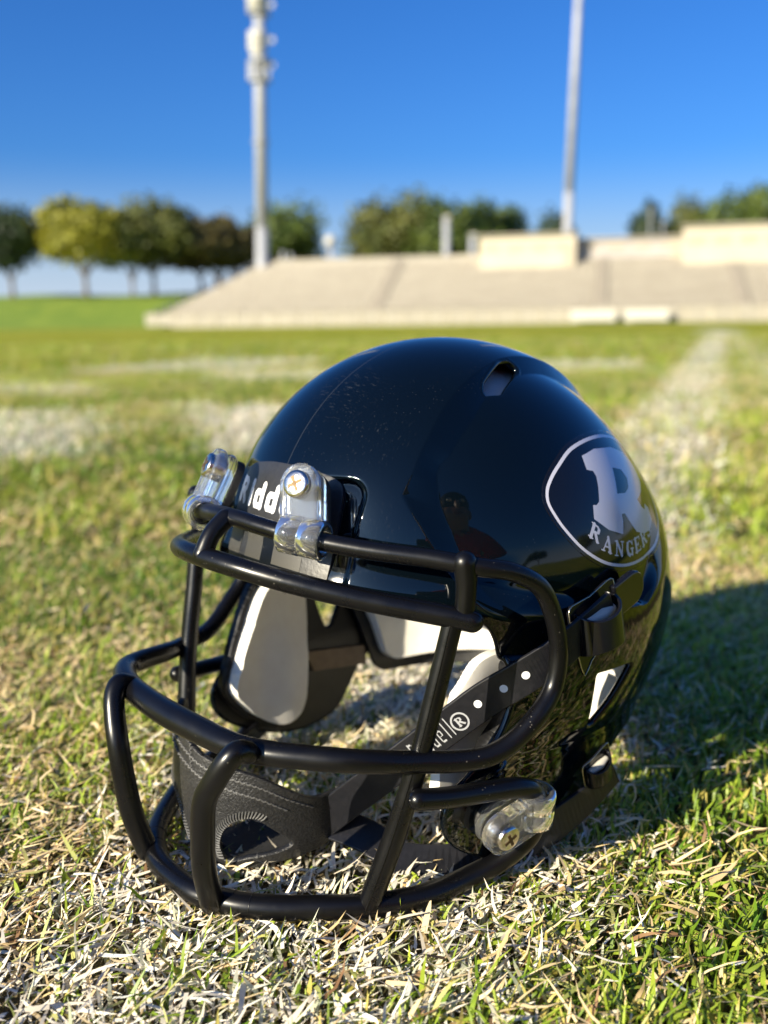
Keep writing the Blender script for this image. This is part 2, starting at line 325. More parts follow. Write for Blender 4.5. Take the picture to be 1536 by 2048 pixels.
def blades(name, x, y, L, W, az, lean, curl, z0, col, m, label):
    """ribbons: 3 segments + tip; lean = angle from vertical at the base, curl adds along the blade"""
    n = len(x); k = 4; pos = np.stack([x, y, z0], -1); side = np.stack([-np.sin(az), np.cos(az), RNG.normal(0, .35, n)], -1); side /= np.linalg.norm(side, axis=1)[:, None]
    V = np.zeros((n, 7, 3), np.float32); a = lean.copy(); wf = (1., .95, .7, 0)
    az2 = az.copy(); daz = RNG.normal(0, .25, n)
    for i in range(k):
        if i < 3: V[:, 2 * i] = pos - side * (W * wf[i] / 2)[:, None]; V[:, 2 * i + 1] = pos + side * (W * wf[i] / 2)[:, None]
        else: V[:, 6] = pos
        d = np.stack([np.sin(a) * np.cos(az2), np.sin(a) * np.sin(az2), np.cos(a)], -1); pos = pos + d * (L / 3)[:, None]; a = a + curl; az2 += daz
        pos[:, 2] = np.maximum(pos[:, 2], .0002 + RNG.random(n) * .0015)
    b = (np.arange(n) * 7)[:, None]
    T = np.concatenate([b + np.array([[0, 1, 3]]), b + np.array([[0, 3, 2]]), b + np.array([[2, 3, 5]]), b + np.array([[2, 5, 4]]), b + np.array([[4, 5, 6]])])
    o = mesh(name, V.reshape(-1, 3), T.astype(np.int64), m, smooth=False)
    shade = np.array([.75, .75, .95, .95, 1.08, 1.08, 1.12])
    C_ = np.ones((n, 7, 4), np.float32); C_[..., :3] = np.clip(col * np.array([1.22, 1.17, 1.08]), 0, .9)[:, None, :] * (1 + 0 * shade[None, :, None])
    at = o.data.color_attributes.new('tint', 'FLOAT_COLOR', 'POINT'); at.data.foreach_set('color', C_.ravel())
    tag(o, label, 'grass', kind='stuff'); return o
def lerp3(c0, c1, t): return np.array(c0)[None] * (1 - t[:, None]) + np.array(c1)[None] * t[:, None]
def in_view(x, y, z=0.0):
    return (np.abs(x) < .06 + .50 * np.maximum(y, 0)) & (y > .11)
def scatter(n, y0, y1, pw=1.0):
    y = y0 + (y1 - y0) * RNG.random(n) ** pw; w = .07 + .50 * y; x = (RNG.random(n) * 2 - 1) * w; return x, y
def area_scatter(dens, y0, y1):
    A = 1.0 * ((.07 * y1 + .25 * y1**2) - (.07 * y0 + .25 * y0**2)); n = int(2 * A * dens)
    y = []; 
    while len(y) < n:
        t = y0 + (y1 - y0) * RNG.random(n * 2); keep = RNG.random(n * 2) < (.07 + .5 * t) / (.07 + .5 * y1); y += list(t[keep])
    y = np.array(y[:n]); x = (RNG.random(n) * 2 - 1) * (.07 + .5 * y); return x, y
def grass_zone(y0, y1, scale, dg, ds, first):
    zn = 'near' if first else 'far'
    # living blades, in tufts
    x, y = area_scatter(dg, y0, y1); tuft = fbm(x, y, 14 / scale, 21); p = paint(x, y)
    keep = RNG.random(len(x)) < np.clip((tuft - .25) * 2.2, .12, 1) * (1 - .35 * p); x, y, tuft, p = x[keep], y[keep], tuft[keep], p[keep]
    n = len(x); L = (.0055 + .009 * RNG.random(n) ** 2.0) * scale; W = (.00065 + .0008 * RNG.random(n) ** 1.4) * scale ** .8
    under = ((x - .03)**2 / .10**2 + (y - .30)**2 / .11**2) < 1; L = np.where(under, L * .62, L)
    az = RNG.random(n) * 2 * math.pi * .0 + RNG.normal(.6, 1.5, n); lean = np.abs(RNG.normal(1.0, .38, n)); curl = RNG.normal(.12, .22, n)
    t = np.clip(RNG.random(n) * .7 + (fbm(x, y, 5 / scale, 40) - .5) * 1.3 + .15, 0, 1); col = lerp3((.055, .15, .008), (.36, .46, .05), t) * RNG.uniform(.7, 1.25, (n, 1))
    dry = RNG.random(n) < .2; col[dry] = lerp3((.36, .34, .07), (.52, .44, .14), RNG.random(dry.sum()))
    wp = (RNG.random(n) < .5 * p); col[wp] = lerp3((.4, .45, .33), (.66, .66, .58), RNG.random(wp.sum()))
    blades('grass_blade_field', x, y, L, W, az, lean, curl, np.full(n, -.004), col, M_blade, 'short green grass blades of the %s field' % zn)
    # dead clippings lying criss-cross
    x, y = area_scatter(ds, y0, y1); p = paint(x, y); q = fbm(x, y, 9 / scale, 77)
    keep = RNG.random(len(x)) < np.clip(.28 + (q - .4) * 1.8 + p * .9, .14, 1); x, y, p = x[keep], y[keep], p[keep]; n = len(x)
    wp = RNG.random(n) < p * .85
    L = (.004 + .0095 * RNG.random(n) ** 1.8) * scale; L = np.where(wp, L * .85, L); W = (.00045 + .0007 * RNG.random(n) ** 1.6) * scale ** .8; W = np.where(wp, W * 1.15, W)
    az = RNG.normal(.3, 1.6, n); lean = np.clip(RNG.normal(1.45, .22, n), .7, 1.75); curl = RNG.normal(.0, .16, n)
    z0 = -.003 + .006 * RNG.random(n)
    col = lerp3((.38, .28, .13), (.76, .63, .40), RNG.random(n) ** .8); br = RNG.random(n) < .12; col[br] = lerp3((.16, .085, .04), (.3, .19, .1), RNG.random(br.sum()))
    gr = RNG.random(n) < .25; col[gr] = lerp3((.22, .26, .07), (.46, .46, .17), RNG.random(gr.sum()))
    col[wp] = lerp3((.50, .46, .38), (.80, .77, .70), RNG.random(wp.sum()))
    for sel, nm, mm_, lb in ((~wp, 'dry_clippings', M_straw, 'straw coloured dead grass clippings lying on the %s field' % zn), (wp, 'painted_clippings', M_paint, 'grass clippings whitened by line paint on the %s field' % zn)):
        if sel.sum(): blades(nm, x[sel], y[sel], L[sel], W[sel], az[sel], lean[sel], curl[sel], z0[sel], col[sel], mm_, lb)
grass_zone(.11, .62, 1.0, 320000, 300000, True)
def broad_straw():
    x, y = area_scatter(1500, .12, .7); n = len(x); p = paint(x, y); L = RNG.uniform(.008, .016, n); W = RNG.uniform(.0010, .0018, n); az = RNG.normal(.2, 1.4, n); lean = np.clip(RNG.normal(1.42, .15, n), 1., 1.7)
    col = lerp3((.42, .31, .16), (.78, .66, .44), RNG.random(n)); wp = RNG.random(n) < p * .5; col[wp] = lerp3((.5, .47, .4), (.8, .77, .7), RNG.random(wp.sum()))
    blades('broad_straw', x, y, L, W, az, lean, RNG.normal(0, .22, n), RNG.random(n) * .003, col, M_straw, 'broad curled dead grass leaves lying among the near clippings')
broad_straw()
grass_zone(.62, 3.2, 2.0, 26000, 20000, False)
grass_zone(3.2, 9.0, 4.5, 1100, 800, False)
# ------------------------------------------------------------------ BACKGROUND: stand, masts, trees, bank
M_conc = noisy('concrete', (.29, .265, .215), (.35, .32, .26), .8, .8)
M_conc2 = noisy('concrete_step_shaded', (.17, .15, .12), (.22, .195, .155), .5, .75)  # steps darker than the benches to paint in riser shadow
M_box = noisy('painted_block_wall', (.46, .41, .31), (.52, .46, .35), .6, .7)
M_pole = noisy('galvanised', (.30, .31, .335), (.38, .39, .41), 1.5, .45)
M_white = mat('white_panel', (.5, .48, .42), .5)
M_dark = mat('dark_rail', (.12, .14, .18), .5)
M_glass = mat('window_dark', (.03, .035, .04), .12)
M_bark = noisy('bark', (.10, .075, .05), (.17, .13, .09), 6, .9)
TH = R(13.); NX, NY = math.sin(TH), math.cos(TH)       # outward (away from camera) normal of the stand front
D0 = 104.0
def st(u, v, z=0):   # u along the stand (right), v deep into it
    return Vector((NX * (D0 * NY + v) + NY * u + 0, NY * (D0 * NY + v) - NX * u, z)) if False else Vector((math.sin(TH) * (c0 + v) + math.cos(TH) * u, math.cos(TH) * (c0 + v) - math.sin(TH) * u, z))
c0 = D0 * math.cos(TH)
def px_u(px, v=0):   # u along the stand for a picture column (authoring helper)
    d_ = cam_o.rotation_euler.to_matrix() @ Vector(((px - 768) / 1900., (1024 - 620) / 1900., -1)); k = d_.x / d_.y
    # x = s(c+v)+c_u*u ; y = c(c+v)-s*u
    s_, c_ = math.sin(TH), math.cos(TH); return (k * c_ - s_) * (c0 + v) / (c_ + k * s_)
def stand():
    r = empty('concrete_grandstand', st(px_u(290), 0)); r.rotation_euler[2] = -TH
    tag(r, 'long pale concrete grandstand with bench rows across the far side of the field', 'grandstand')
    uL, uR = px_u(290), 75.0; base = uL
    W = MB(); W.box(((uR - uL) / 2 , .15, .8), (uR - uL, .3, 1.6)); W.build('front_wall', M_conc, r)
    n = 18; rise, run = .355, .80
    xL = 0.
    for i in range(n):
        z = 1.35 + rise * i; x0 = 1.2 + i * .42
        s = MB(); s.box(((x0 + uR - uL) / 2, .31 + run * (i + .5) + .002 * i, z / 2), (uR - uL - x0, run - .004, z)); s.build('row', M_conc2, r)
        b = MB(); b.box(((x0 + .5 + uR - uL) / 2, .31 + run * (i + .45), z + .20), (uR - uL - x0 - .5, .30, .12)); bo = b.build('bench', M_bench, r)
    # aisles (stair strips cut the benches)
    for px in (757, 1200, 1480):
        u = px_u(px, 3) - uL
        a = MB()
        for i in range(n):
            z = 1.35 + rise * i; a.box((u, .31 + run * (i + .3), z + .16), (1.3, run * .55, .335))
        a.build('aisle_steps', M_aisle, r)
    h = MB()
    top = 1.35 + rise * (n - 1); v1 = .31 + run * n
    h.box((8.6 + (uR - uL - 8.6) / 2, v1 + .1, (top + .75) / 2), (uR - uL - 8.6, .18, top + .75)); h.build('back_wall', M_conc, r)
    e = MB()                                                     # dark stair rail on the open end
    for i in range(n):
        z = 1.35 + rise * i; e.box((.9 + i * .42, .31 + run * (i + .5), z + .15), (.10, run, .9))
    e.build('end_railing', M_dark, r)
    p = MB()
    for k in range(int((uR - uL) / 2.4)): p.box((1.2 + 2.4 * k, -.06, .82), (.12, .1, 1.66))
    p.build('wall_pilaster', M_box, r).__setitem__('kind', 'stuff')
    return r, uL, v1, top
M_bench = noisy('bench_aluminium', (.50, .45, .365), (.58, .525, .43), .4, .5); M_aisle = noisy('aisle_concrete', (.22, .195, .16), (.26, .23, .19), .5, .8)
stand_o, UL, V1, TOP = stand()
def pressbox(pxa, pxb, z0, z1, label, deep=3.2, v=None):
    v = V1 - 3.4 if v is None else v
    ua, ub = px_u(pxa, v), px_u(pxb, v); r = empty('press_box', st((ua + ub) / 2, v, z0)); r.rotation_euler[2] = -TH; w = ub - ua
    tag(r, label, 'press box')
    b = MB(); b.box((0, deep / 2, (z1 - z0) / 2), (w, deep, z1 - z0)); b.build('wall', M_box, r)
    f = MB(); f.box((0, deep / 2 - .12, z1 - z0 + .1), (w + .5, deep + .5, .2)); f.build('roof', M_conc, r)
    n = max(2, int(w / 2.6))
    for i in range(n):
        q = MB(); q.box((-w / 2 + w * (i + .5) / n, -.03, (z1 - z0) * .62), (w / n * .7, .05, (z1 - z0) * .22)); q.build('window', M_shut, r)
    d = MB(); d.box((w / 2 - .8, -.035, .95), (.8, .05, 1.9)); d.build('door', M_shut, r)
    return r
M_shut = mat('cream_shutter', (.40, .345, .25), .6)
ZT = TOP - .1
pressbox(958, 1148, ZT - 1.0, ZT + 2.5, 'cream press box on top of the grandstand, left one beside the right mast')
pressbox(1362, 1620, ZT - 1.0, ZT + 2.9, 'larger cream press box on top of the grandstand at the right edge')
w_ = pressbox(1150, 1360, ZT - .2, ZT + 2.0, 'low pale grey annex between the two cream press boxes', 2.0, V1 - 1.2)
for ch in w_.children:
    if ch.name.startswith('wall'): ch.data.materials[0] = noisy('annex_wall', (.34, .31, .29), (.40, .37, .35), .7, .6)
w_.name = 'press_annex'; w_['category'] = 'annex'
for a, b, lb in ((1142, 1232, 'white padded panel leaning at the foot of the grandstand, left of two'), (1248, 1336, 'white padded panel at the foot of the grandstand, right of two')):
    ua, ub = px_u(a), px_u(b); q = empty('white_panel', st((ua + ub) / 2, -1.2, 0)); q.rotation_euler[2] = -TH; tag(q, lb, 'panel', 'white panels at the foot of the stand')
    m_ = MB(); m_.box((0, 0, .75), (ub - ua, .25, 1.1)); m_.build('panel', M_white, q)
    m_ = MB(); [m_.box((s * (ub - ua) * .42, .1, .12), (.12, .5, .24)) for s in ()]
    for s in (-1, 1): m_ = MB(); m_.box((s * (ub - ua) * .42, .1, .12), (.12, .5, .24)); m_.build('foot', M_dark, q)
# masts
def world_at(px, dist, py=520):
    Mx = cam_o.rotation_euler.to_matrix(); d = Mx @ Vector(((px - 768) / 1900., -(py - 1024) / 1900., -1)); d = d / d.y * dist; return Vector((d.x, d.y, 0))
def cell_mast():
    Zy = lambda y: .145 + 122 * math.tan(math.atan((1024 - y) / 1900.) - R(PITCH))
    p = world_at(522, 122); r = empty('cell_mast', p); r.rotation_euler[1] = R(1.3); tag(r, 'tall grey tapered mast carrying white antenna drums, left of the two masts', 'mast')
    m = MB(); m.cyl((0, 0, 0), (0, 0, 12), .86, .78, 24); m.cyl((0, 0, 12), (0, 0, 46), .78, .62, 24); m.build('pole', M_pole, r, True)
    m = MB(); m.cyl((0, 0, Zy(283)), (0, 0, Zy(279)), 1.0, n=24); m.build('collar', M_pole, r, True)
    m = MB(); z0, z1 = Zy(112), Zy(62); m.cyl((-.2, -.1, z0 + .5), (-.2, -.1, z0 + 1.4), .95, 1.15, 20); m.cyl((-.2, -.1, z0 + 1.4), (-.2, -.1, z1), 1.15, 1.1, 20); m.cyl((-.2, -.1, z0), (-.2, -.1, z0 + .5), .45, .95, 20); m.build('antenna_drum', M_white, r, True)
    m = MB(); m.cyl((-.2, -.1, Zy(22)), (-.2, -.1, Zy(-40)), 1.15, 1.2, 20); m.build('antenna_drum', M_white, r, True)
    for k in range(6):
        a = k * math.pi / 3; m = MB(); m.box((-.1 + 1.15 * math.cos(a), 1.15 * math.sin(a), (Zy(122) + Zy(158)) / 2), (.25, .35, 2.1), a); m.build('panel_antenna', M_white if k % 2 else M_pole, r)
    for zz in (Zy(160), Zy(120), Zy(26)): m = MB(); m.cyl((0, 0, zz), (0, 0, zz + .18), 1.35, n=20); m.build('platform', M_pole, r)
    for zz, s in ((Zy(128), 1), (Zy(78), 1), (Zy(8), 1)):
        m = MB(); m.cyl((.8, -.1, zz), (1.6, -.2, zz + .1), .08, n=8); m.cyl((1.5, -.4, zz), (1.5, 0, zz + .05), .32, .24, 14); m.build('dish', M_white, r)
cell_mast()
p = world_at(1133, 124); r_ = empty('light_mast', p); tag(r_, 'plain tall grey floodlight mast behind the press boxes, right of the two masts', 'mast')
m_ = MB(); m_.cyl((0, 0, 0), (.1, 0, 16), .64, .57, 20); m_.cyl((.1, 0, 16), (1.0, 0, 50), .57, .36, 20); m_.build('pole', M_pole, r_, True)
m_ = MB(); m_.box((.3, -.4, 50), (5, .3, .3)); m_.build('lamp_crossarm', M_pole, r_)
def smallpost(px, dist, z0, z1, w, label, head=None):
    r = empty('lamp_post' if head == 'lamp' else ('loudspeaker' if head == 'round' else 'flag_post'), world_at(px, dist)); r.location.z = 0
    tag(r, label, 'post'); m = MB(); m.cyl((0, 0, z0 - 1), (0, 0, z1), w, n=10); m.build('pole', M_pole, r, True)
    if head == 'lamp': m = MB(); m.box((0, -.2, z1), (.9, .7, .35)); m.build('lamp_head', M_white, r)
    if head == 'round': m = MB(); m.cyl((0, -.3, z1), (0, .3, z1), .75, .4, 18); m.build('horn', M_white, r, True)
    return r
smallpost(566, 128, 0, 9.6, .22, 'thin grey post above the grandstand just right of the left mast')
smallpost(582, 128, 0, 9.3, .22, 'short grey post, second one right of the left mast')
smallpost(662, 126, 0, 10.6, .3, 'round white horn loudspeaker on a post above the grandstand', 'round')
smallpost(893, 128, 0, 13.6, .45, 'grey lamp post before the trees left of the press boxes', 'lamp')
smallpost(945, 130, 0, 11.5, .4, 'shorter grey lamp post directly left of the press boxes', 'lamp')
smallpost(1298, 125, 0, 14.2, .10, 'thin pale pole with two arms above the low annex', None)
smallpost(1322, 125, 0, 12.6, .10, 'thinner pale pole beside the larger press box', None)
# bank behind the open corner
def bank():
    P = [( -160, 92), (-30, 100), (-19.5, 106), (-17, 124)]
    V = []; F = []
    prof = [(0, -.02), (6, .5), (18, 3.4), (26, 4.6), (60, 4.8)]
    xs = np.linspace(0, 1, 80) ** .6
    for q in xs:
        for j, (d, z) in enumerate(prof):
            x = -170 + q * (170 - 25.0 + .36 * min(d, 40)); fall = 1.0
            V.append((x, 107 + d + .02 * x * 0 + 1.2 * math.sin(x * .11), -.02 + (z + .12 * math.sin(x * .31 + j)) * (fall if j else 0)))
    k = len(prof)
    for i in range(len(xs) - 1):
        for j in range(k - 1): F.append((i * k + j, (i + 1) * k + j, (i + 1) * k + j + 1, i * k + j + 1))
    m = noisy('bank_grass', (.11, .19, .010), (.19, .26, .018), .5, .9)
    tag(mesh('grass_bank', V, F, m), kind='structure')
bank()
# trees
def leaf_mat(name, c1, c2):
    m = noisy(name, c1, c2, .35, .6); t, b = nt(m)
    tr = node(t, 'ShaderNodeBsdfTranslucent'); tr.inputs[0].default_value = (*c2, 1); ms = node(t, 'ShaderNodeMixShader'); ms.inputs[0].default_value = .25
    out = [n for n in t.nodes if n.type == 'OUTPUT_MATERIAL'][0]; t.links.new(b.outputs[0], ms.inputs[1]); t.links.new(tr.outputs[0], ms.inputs[2]); t.links.new(ms.outputs[0], out.inputs[0]); return m
LM = {'yellow': leaf_mat('leaf_yellow', (.17, .18, .014), (.32, .30, .025)), 'olive': leaf_mat('leaf_olive', (.06, .085, .015), (.15, .155, .03)),
      'rust': leaf_mat('leaf_rust', (.075, .07, .02), (.16, .125, .035)), 'dark': leaf_mat('leaf_dark', (.022, .04, .018), (.05, .08, .025)),
      'green': leaf_mat('leaf_green', (.045, .085, .010), (.12, .16, .02))}
def crown_mesh(w, h, seed, flat=.0, n=4200, leaf=.42):
    rg = np.random.default_rng(seed); lobes = []
    for i in range(11):
        a = rg.random() * 6.28; rr = rg.random() ** .5 * .62
        lobes.append((rr * math.cos(a) * w / 2, rr * math.sin(a) * w / 2, h * (.10 + .58 * rg.random() * (1 - rr * .75)), (.20 + .14 * rg.random()) * w, (.20 + .16 * rg.random()) * h))
    L = np.array(lobes); k = rg.integers(0, len(L), n); d = rg.normal(size=(n, 3)); d /= np.linalg.norm(d, axis=1)[:, None]; rad = .62 + .58 * rg.random(n) ** 1.6
    c = L[k, :3] + d * rad[:, None] * np.stack([L[k, 3], L[k, 3], L[k, 4]], -1)
    c[:, 2] = np.maximum(c[:, 2], h * (-.10 + .16 * rg.random(n)))
    u = rg.normal(size=(n, 3)); u /= np.linalg.norm(u, axis=1)[:, None]; v = np.cross(u, d); v /= np.linalg.norm(v, axis=1)[:, None] + 1e-9; s = (leaf * (.5 + rg.random(n)))[:, None]
    c[:, 2] *= h / np.percentile(c[:, 2], 98.5); q_ = np.percentile(np.abs(c[:, :2]), 98); c[:, :2] *= w / 2 / q_
    V = np.stack([c - u * s, c - v * s * .6, c + u * s, c + v * s * .6], 1).reshape(-1, 3); F = np.arange(4 * n).reshape(-1, 4)
    return V, F
def tree(px, dist, zb, ztrunk, top, wpx, kind, label, seed, cat='tree', name='broadleaf_tree', lean=0, xy=None):
    w = wpx / 1900. * dist; p = world_at(px, dist) if xy is None else Vector((*xy, 0)); r = empty(name, (p.x, p.y, zb)); tag(r, label, cat, None)
    rg = random.Random(seed); h = top - zb; t0 = ztrunk - zb
    m = MB(); nf = 3
    m.cyl((0, 0, -.3), (lean * .3, 0, t0 * .55), .02 * w + .10, .014 * w + .07, 9)
    for i in range(5):
        a = i * 1.26 + rg.random(); e = Vector((lean + w * .24 * math.cos(a), w * .24 * math.sin(a), t0 + (h - t0) * .35)); mid = Vector((lean * .6 + w * .1 * math.cos(a), w * .1 * math.sin(a), t0 * .9))
        m.cyl((lean * .3, 0, t0 * .5), mid, .012 * w + .05, .008 * w + .04, 7); m.cyl(mid, e, .008 * w + .04, .02, 7)
    m.build('trunk', M_bark, r)
    V, F = crown_mesh(w, h - t0, seed); V = V + np.array([lean, 0, t0]); mesh('crown', V, F, LM[kind], r, False)
    return r
    return r
def zpx(ypx, dist): return .145 + dist * math.tan(math.atan((1024 - ypx) / 1900.) - R(PITCH))
zb = 4.3
T_ = [(20, 128, 500, 412, 150, 'dark', 'dark green tree at the left edge of the photo', 2),
      (168, 128, 490, 400, 185, 'yellow', 'yellow green tree, second from the left on the bank', 3),
      (305, 132, 488, 402, 170, 'olive', 'olive brown tree in the middle of the row on the bank', 4),
      (262, 150, 500, 425, 120, 'dark', 'small dark tree standing behind the olive and yellow trees', 41),
      (400, 136, 500, 436, 150, 'rust', 'rusty brown tree left of the tall mast', 5),
      (468, 138, 500, 440, 120, 'rust', 'low dark rusty tree directly beside the tall mast', 6),
      (435, 150, 505, 450, 150, 'dark', 'dark tree deep behind the rusty trees', 61)]
for px, d, yt, ytop, w, k, lb, sd_ in T_: tree(px, d, zb, zpx(yt + 22, d), zpx(ytop, d), w, k, lb, sd_)
T2 = [(598, 150, 520, 412, 150, 'green', 'rounded green tree right of the tall mast', 7), (560, 165, 520, 430, 110, 'green', 'lower green tree just behind the tall mast', 71), (778, 150, 500, 396, 150, 'olive', 'olive topped tree rising behind the middle of the grandstand', 8),
      (850, 152, 520, 402, 170, 'green', 'wide green tree behind the lamp posts', 9), (935, 150, 520, 414, 150, 'green', 'green tree behind the left press box', 10), (1003, 155, 520, 424, 110, 'green', 'smaller green tree tapering behind the left press box', 101),
      (1112, 175, 520, 440, 70, 'dark', 'little dark tree seen between left press box and right mast', 11), (1296, 165, 510, 424, 80, 'dark', 'small dark tree behind the thin poles', 12), (1385, 165, 510, 412, 110, 'olive', 'olive tree showing over the larger press box', 13),
      (1500, 150, 500, 388, 170, 'green', 'bright green domed tree at the right edge', 14), (1600, 150, 500, 395, 170, 'green', 'domed green tree just past the right edge', 15)]
for px, d, yt, ytop, w, k, lb, sd_ in T2: tree(px, d, 0, zpx(yt + 30, d) , zpx(ytop, d), w * 1.05, k, lb, sd_)
# trees behind the photographer, seen mirrored in the shell
for i in range(9):
    a = -1.9 + i * .47; d = 62 + 9 * math.sin(i * 2.3)
    tree(0, d, 0, 3.0, 9 + 3 * math.sin(i * 1.7), 1900 / d * 11, ('dark', 'green', 'olive')[i % 3], 'tree on the near side of the field, mirrored in the shell', 200 + i, xy=(d * math.sin(a), -d * math.cos(a)))['group'] = 'trees mirrored in the shell'
# ------------------------------------------------------------------ THE HELMET  (local axes in mm: X forward, Y its left, Z up)
yaw = R(-47.35); tl = R(-.97)
fdv = Vector((math.sin(yaw), -math.cos(yaw), 0)); nv_ = Vector((math.cos(yaw) * math.cos(tl), math.sin(yaw) * math.cos(tl), math.sin(tl))); upv = fdv.cross(nv_)
H = empty('football_helmet', (.0283, .30, 0))
H.matrix_world = Matrix(((fdv.x, nv_.x, upv.x, .0283), (fdv.y, nv_.y, upv.y, .30), (fdv.z, nv_.z, upv.z, 0), (0, 0, 0, 1)))
tag(H, 'small glossy black football helmet with black face mask lying on the painted grass', 'football helmet')
def hpart(name, V, F, m, parent=H, smooth=True, label=None):
    o = mesh(name, np.asarray(V, float) * mm, F, m, parent, smooth)
    if label: o['label'] = label
    return o
# --- shell surface
a_, b_, c_, pt_ = 71.9, 63.7, 65.7, .52
cp_, sp_ = math.cos(pt_), math.sin(pt_)
q11 = cp_**2 / a_**2 + sp_**2 / c_**2; q13 = sp_ * cp_ * (1 / a_**2 - 1 / c_**2); q33 = sp_**2 / a_**2 + cp_**2 / c_**2
zm = 1 / math.sqrt(q33 - q13**2 / q11)
def Zst(z):  return z - .2 * 6 * np.log1p(np.exp(np.clip((80 - z) / 6, -30, 30)))      # raw height -> real height
_zr = np.linspace(73 - zm, 73 + zm, 4000); _zs = Zst(_zr)
def sect(phi):
    z = zm * np.sin(phi); Z = Zst(73 + z); xc = 11.5 - q13 / q11 * z; A = np.cos(phi) / math.sqrt(q11); B = b_ * np.cos(phi)
    Bl = np.interp(Z, [-5, 0, 10, 20, 31, 39, 47], [52, 52, 52.5, 53.5, 55.5, 57.6, 60]); B = np.where(Z < 47, np.maximum(B, Bl), B)
    # the front opens out into the jaw flaps
    Af = np.interp(Z, [-5, 10, 25, 38, 50, 62, 72, 80], [190, 180, 150, 108, 90, 79, 1, 1]); Af = np.where(Z < 72, Af, A)
    k = ss(78, 60, Z); Afront = A * (1 - k) + np.maximum(Af, A) * k
    xcl = xc * (1 - k) + k * np.minimum(xc, 8)
    return Z, xcl, A + (xc - xcl) * 0, Afront, B
def surf0(phi, t):
    Z, xc, A, Af, B = sect(phi); ct = np.cos(t); return np.stack([xc + np.where(ct > 0, Af, A) * ct, B * np.sin(t), Z + 0 * t], -1)
def normal(phi, t):
    e = 1e-3; d1 = surf0(phi + e, t) - surf0(phi - e, t); d2 = surf0(phi, t + e) - surf0(phi, t - e)
    n = np.cross(d2, d1); l = np.linalg.norm(n, axis=-1, keepdims=True); n = n / np.maximum(l, 1e-12)
    bad = (l[..., 0] < 1e-9); n[bad] = [0, 0, 1.]
    P = surf0(phi, t) - np.array([8., 0, 60.]); s = np.sign((n * P).sum(-1, keepdims=True)); return n * np.where(s == 0, 1, s)
def disp(P):
    X, Y, Z = P[..., 0], np.abs(P[..., 1]), P[..., 2]; s = np.degrees(np.arctan2(Z - 70, X))
    YL = np.interp(s, [2, 10, 20, 23.3, 26.4, 28, 32.4, 41.8, 51.8, 64.2, 76, 100, 150], [55, 49, 41.6, 38.4, 34.9, 33.2, 33.4, 32, 29.7, 27.3, 24.5, 20, 14])
    YR = np.interp(s, [2, 10, 24, 29.5, 35, 37.3, 40.6, 51.6, 68.8, 90, 110, 150], [57, 52, 44, 40.2, 37.4, 37, 37.6, 36.2, 30.5, 26.5, 23.5, 18])
    d = .8 - 2.9 * np.clip((Y - YL) / np.maximum(YR - YL, 1.2), 0, 1) * ss(4, 14, s) * ss(165, 120, s)
    # shallow recess behind the forehead clips
    rc = 5 - np.hypot(np.maximum(Y - 21, 0), np.maximum(np.abs(Z - 90) - 12, 0)); d = d - .9 * ss(-.5, .9, rc) * (X > 50)
    d = d + 2.4 * ss(90, 79, Z) * ss(40, 56, X)
    # raised rim round the ear area
    return d
NPH, NTT = 420, 860
PH, TT = np.meshgrid(np.linspace(math.asin((80 - 90 - 64 + 0) / zm) if False else -1.18, math.pi / 2 - 1e-4, NPH), np.linspace(0, 2 * math.pi, NTT, endpoint=False), indexing='ij')
S0 = surf0(PH, TT); SN = normal(PH, TT); S1 = S0 + SN * disp(S0)[..., None]
def off(d): return S0 + SN * (disp(S0) + d)[..., None]
OUT = np.array([(140, 79.5), (84, 79.5), (66, 78.3), (56, 76), (51.3, 71.5), (48.2, 63), (47.3, 54), (49.5, 46.5), (54, 40), (60, 34.5), (65.5, 30), (67.5, 25), (64.5, 18.5), (55.5, 12), (44, 7), (30, 4.5), (17, 7), (10, 14), (3, 22), (-8, 27), (-30, 26), (-60, 24), (-140, 22), (-140, 220), (140, 220)])
mid = spline(OUT[1:-3], 6); OUTs = np.concatenate([OUT[:1], mid, OUT[-3:]])
def f_shell(P):
    X, Y, Z = P[..., 0], P[..., 1], P[..., 2]
    f = poly_sd(X, Z, OUTs)
    f = np.minimum(f, -1.3 - poly_sd(X, Z, [(4, 52.6), (19.4, 53.4), (18.4, 46), (16.6, 37), (14.5, 37), (9.5, 43), (6, 49)]))
    v = poly_sd(X, np.abs(Y), [(31.5, 30.6), (33, 32.2), (28, 33.8), (18.5, 29.6), (14, 26.8), (16, 25.6), (20, 26.0)])
    f = np.minimum(f, np.where(Z > 105, .8 - (v + 1.2), 9) if False else np.where(Z > 105, -(v + 1.2), 9))
    return f
def gridclip(P, f, cu=True, rows=None):
    nu, nv = P.shape[0], P.shape[1]     # first axis phi, second axis t (cyclic)
    Q = grid_faces(nv, nu, cu); return clip(np.swapaxes(P, 0, 1).reshape(-1, 3), Q, np.swapaxes(f, 0, 1).reshape(-1))
V, T = gridclip(S1, f_shell(S0)); T = T[:, ::-1] if False else T
def orient(V, T, c=(8, 0, 60)):
    n = np.cross(V[T[:, 1]] - V[T[:, 0]], V[T[:, 2]] - V[T[:, 0]]); m = ((V[T].mean(1) - np.array(c)) * n).sum() ; return T if m > 0 else T[:, ::-1]
sh = hpart('shell', V, np.ascontiguousarray(orient(V, T)), M_shell)
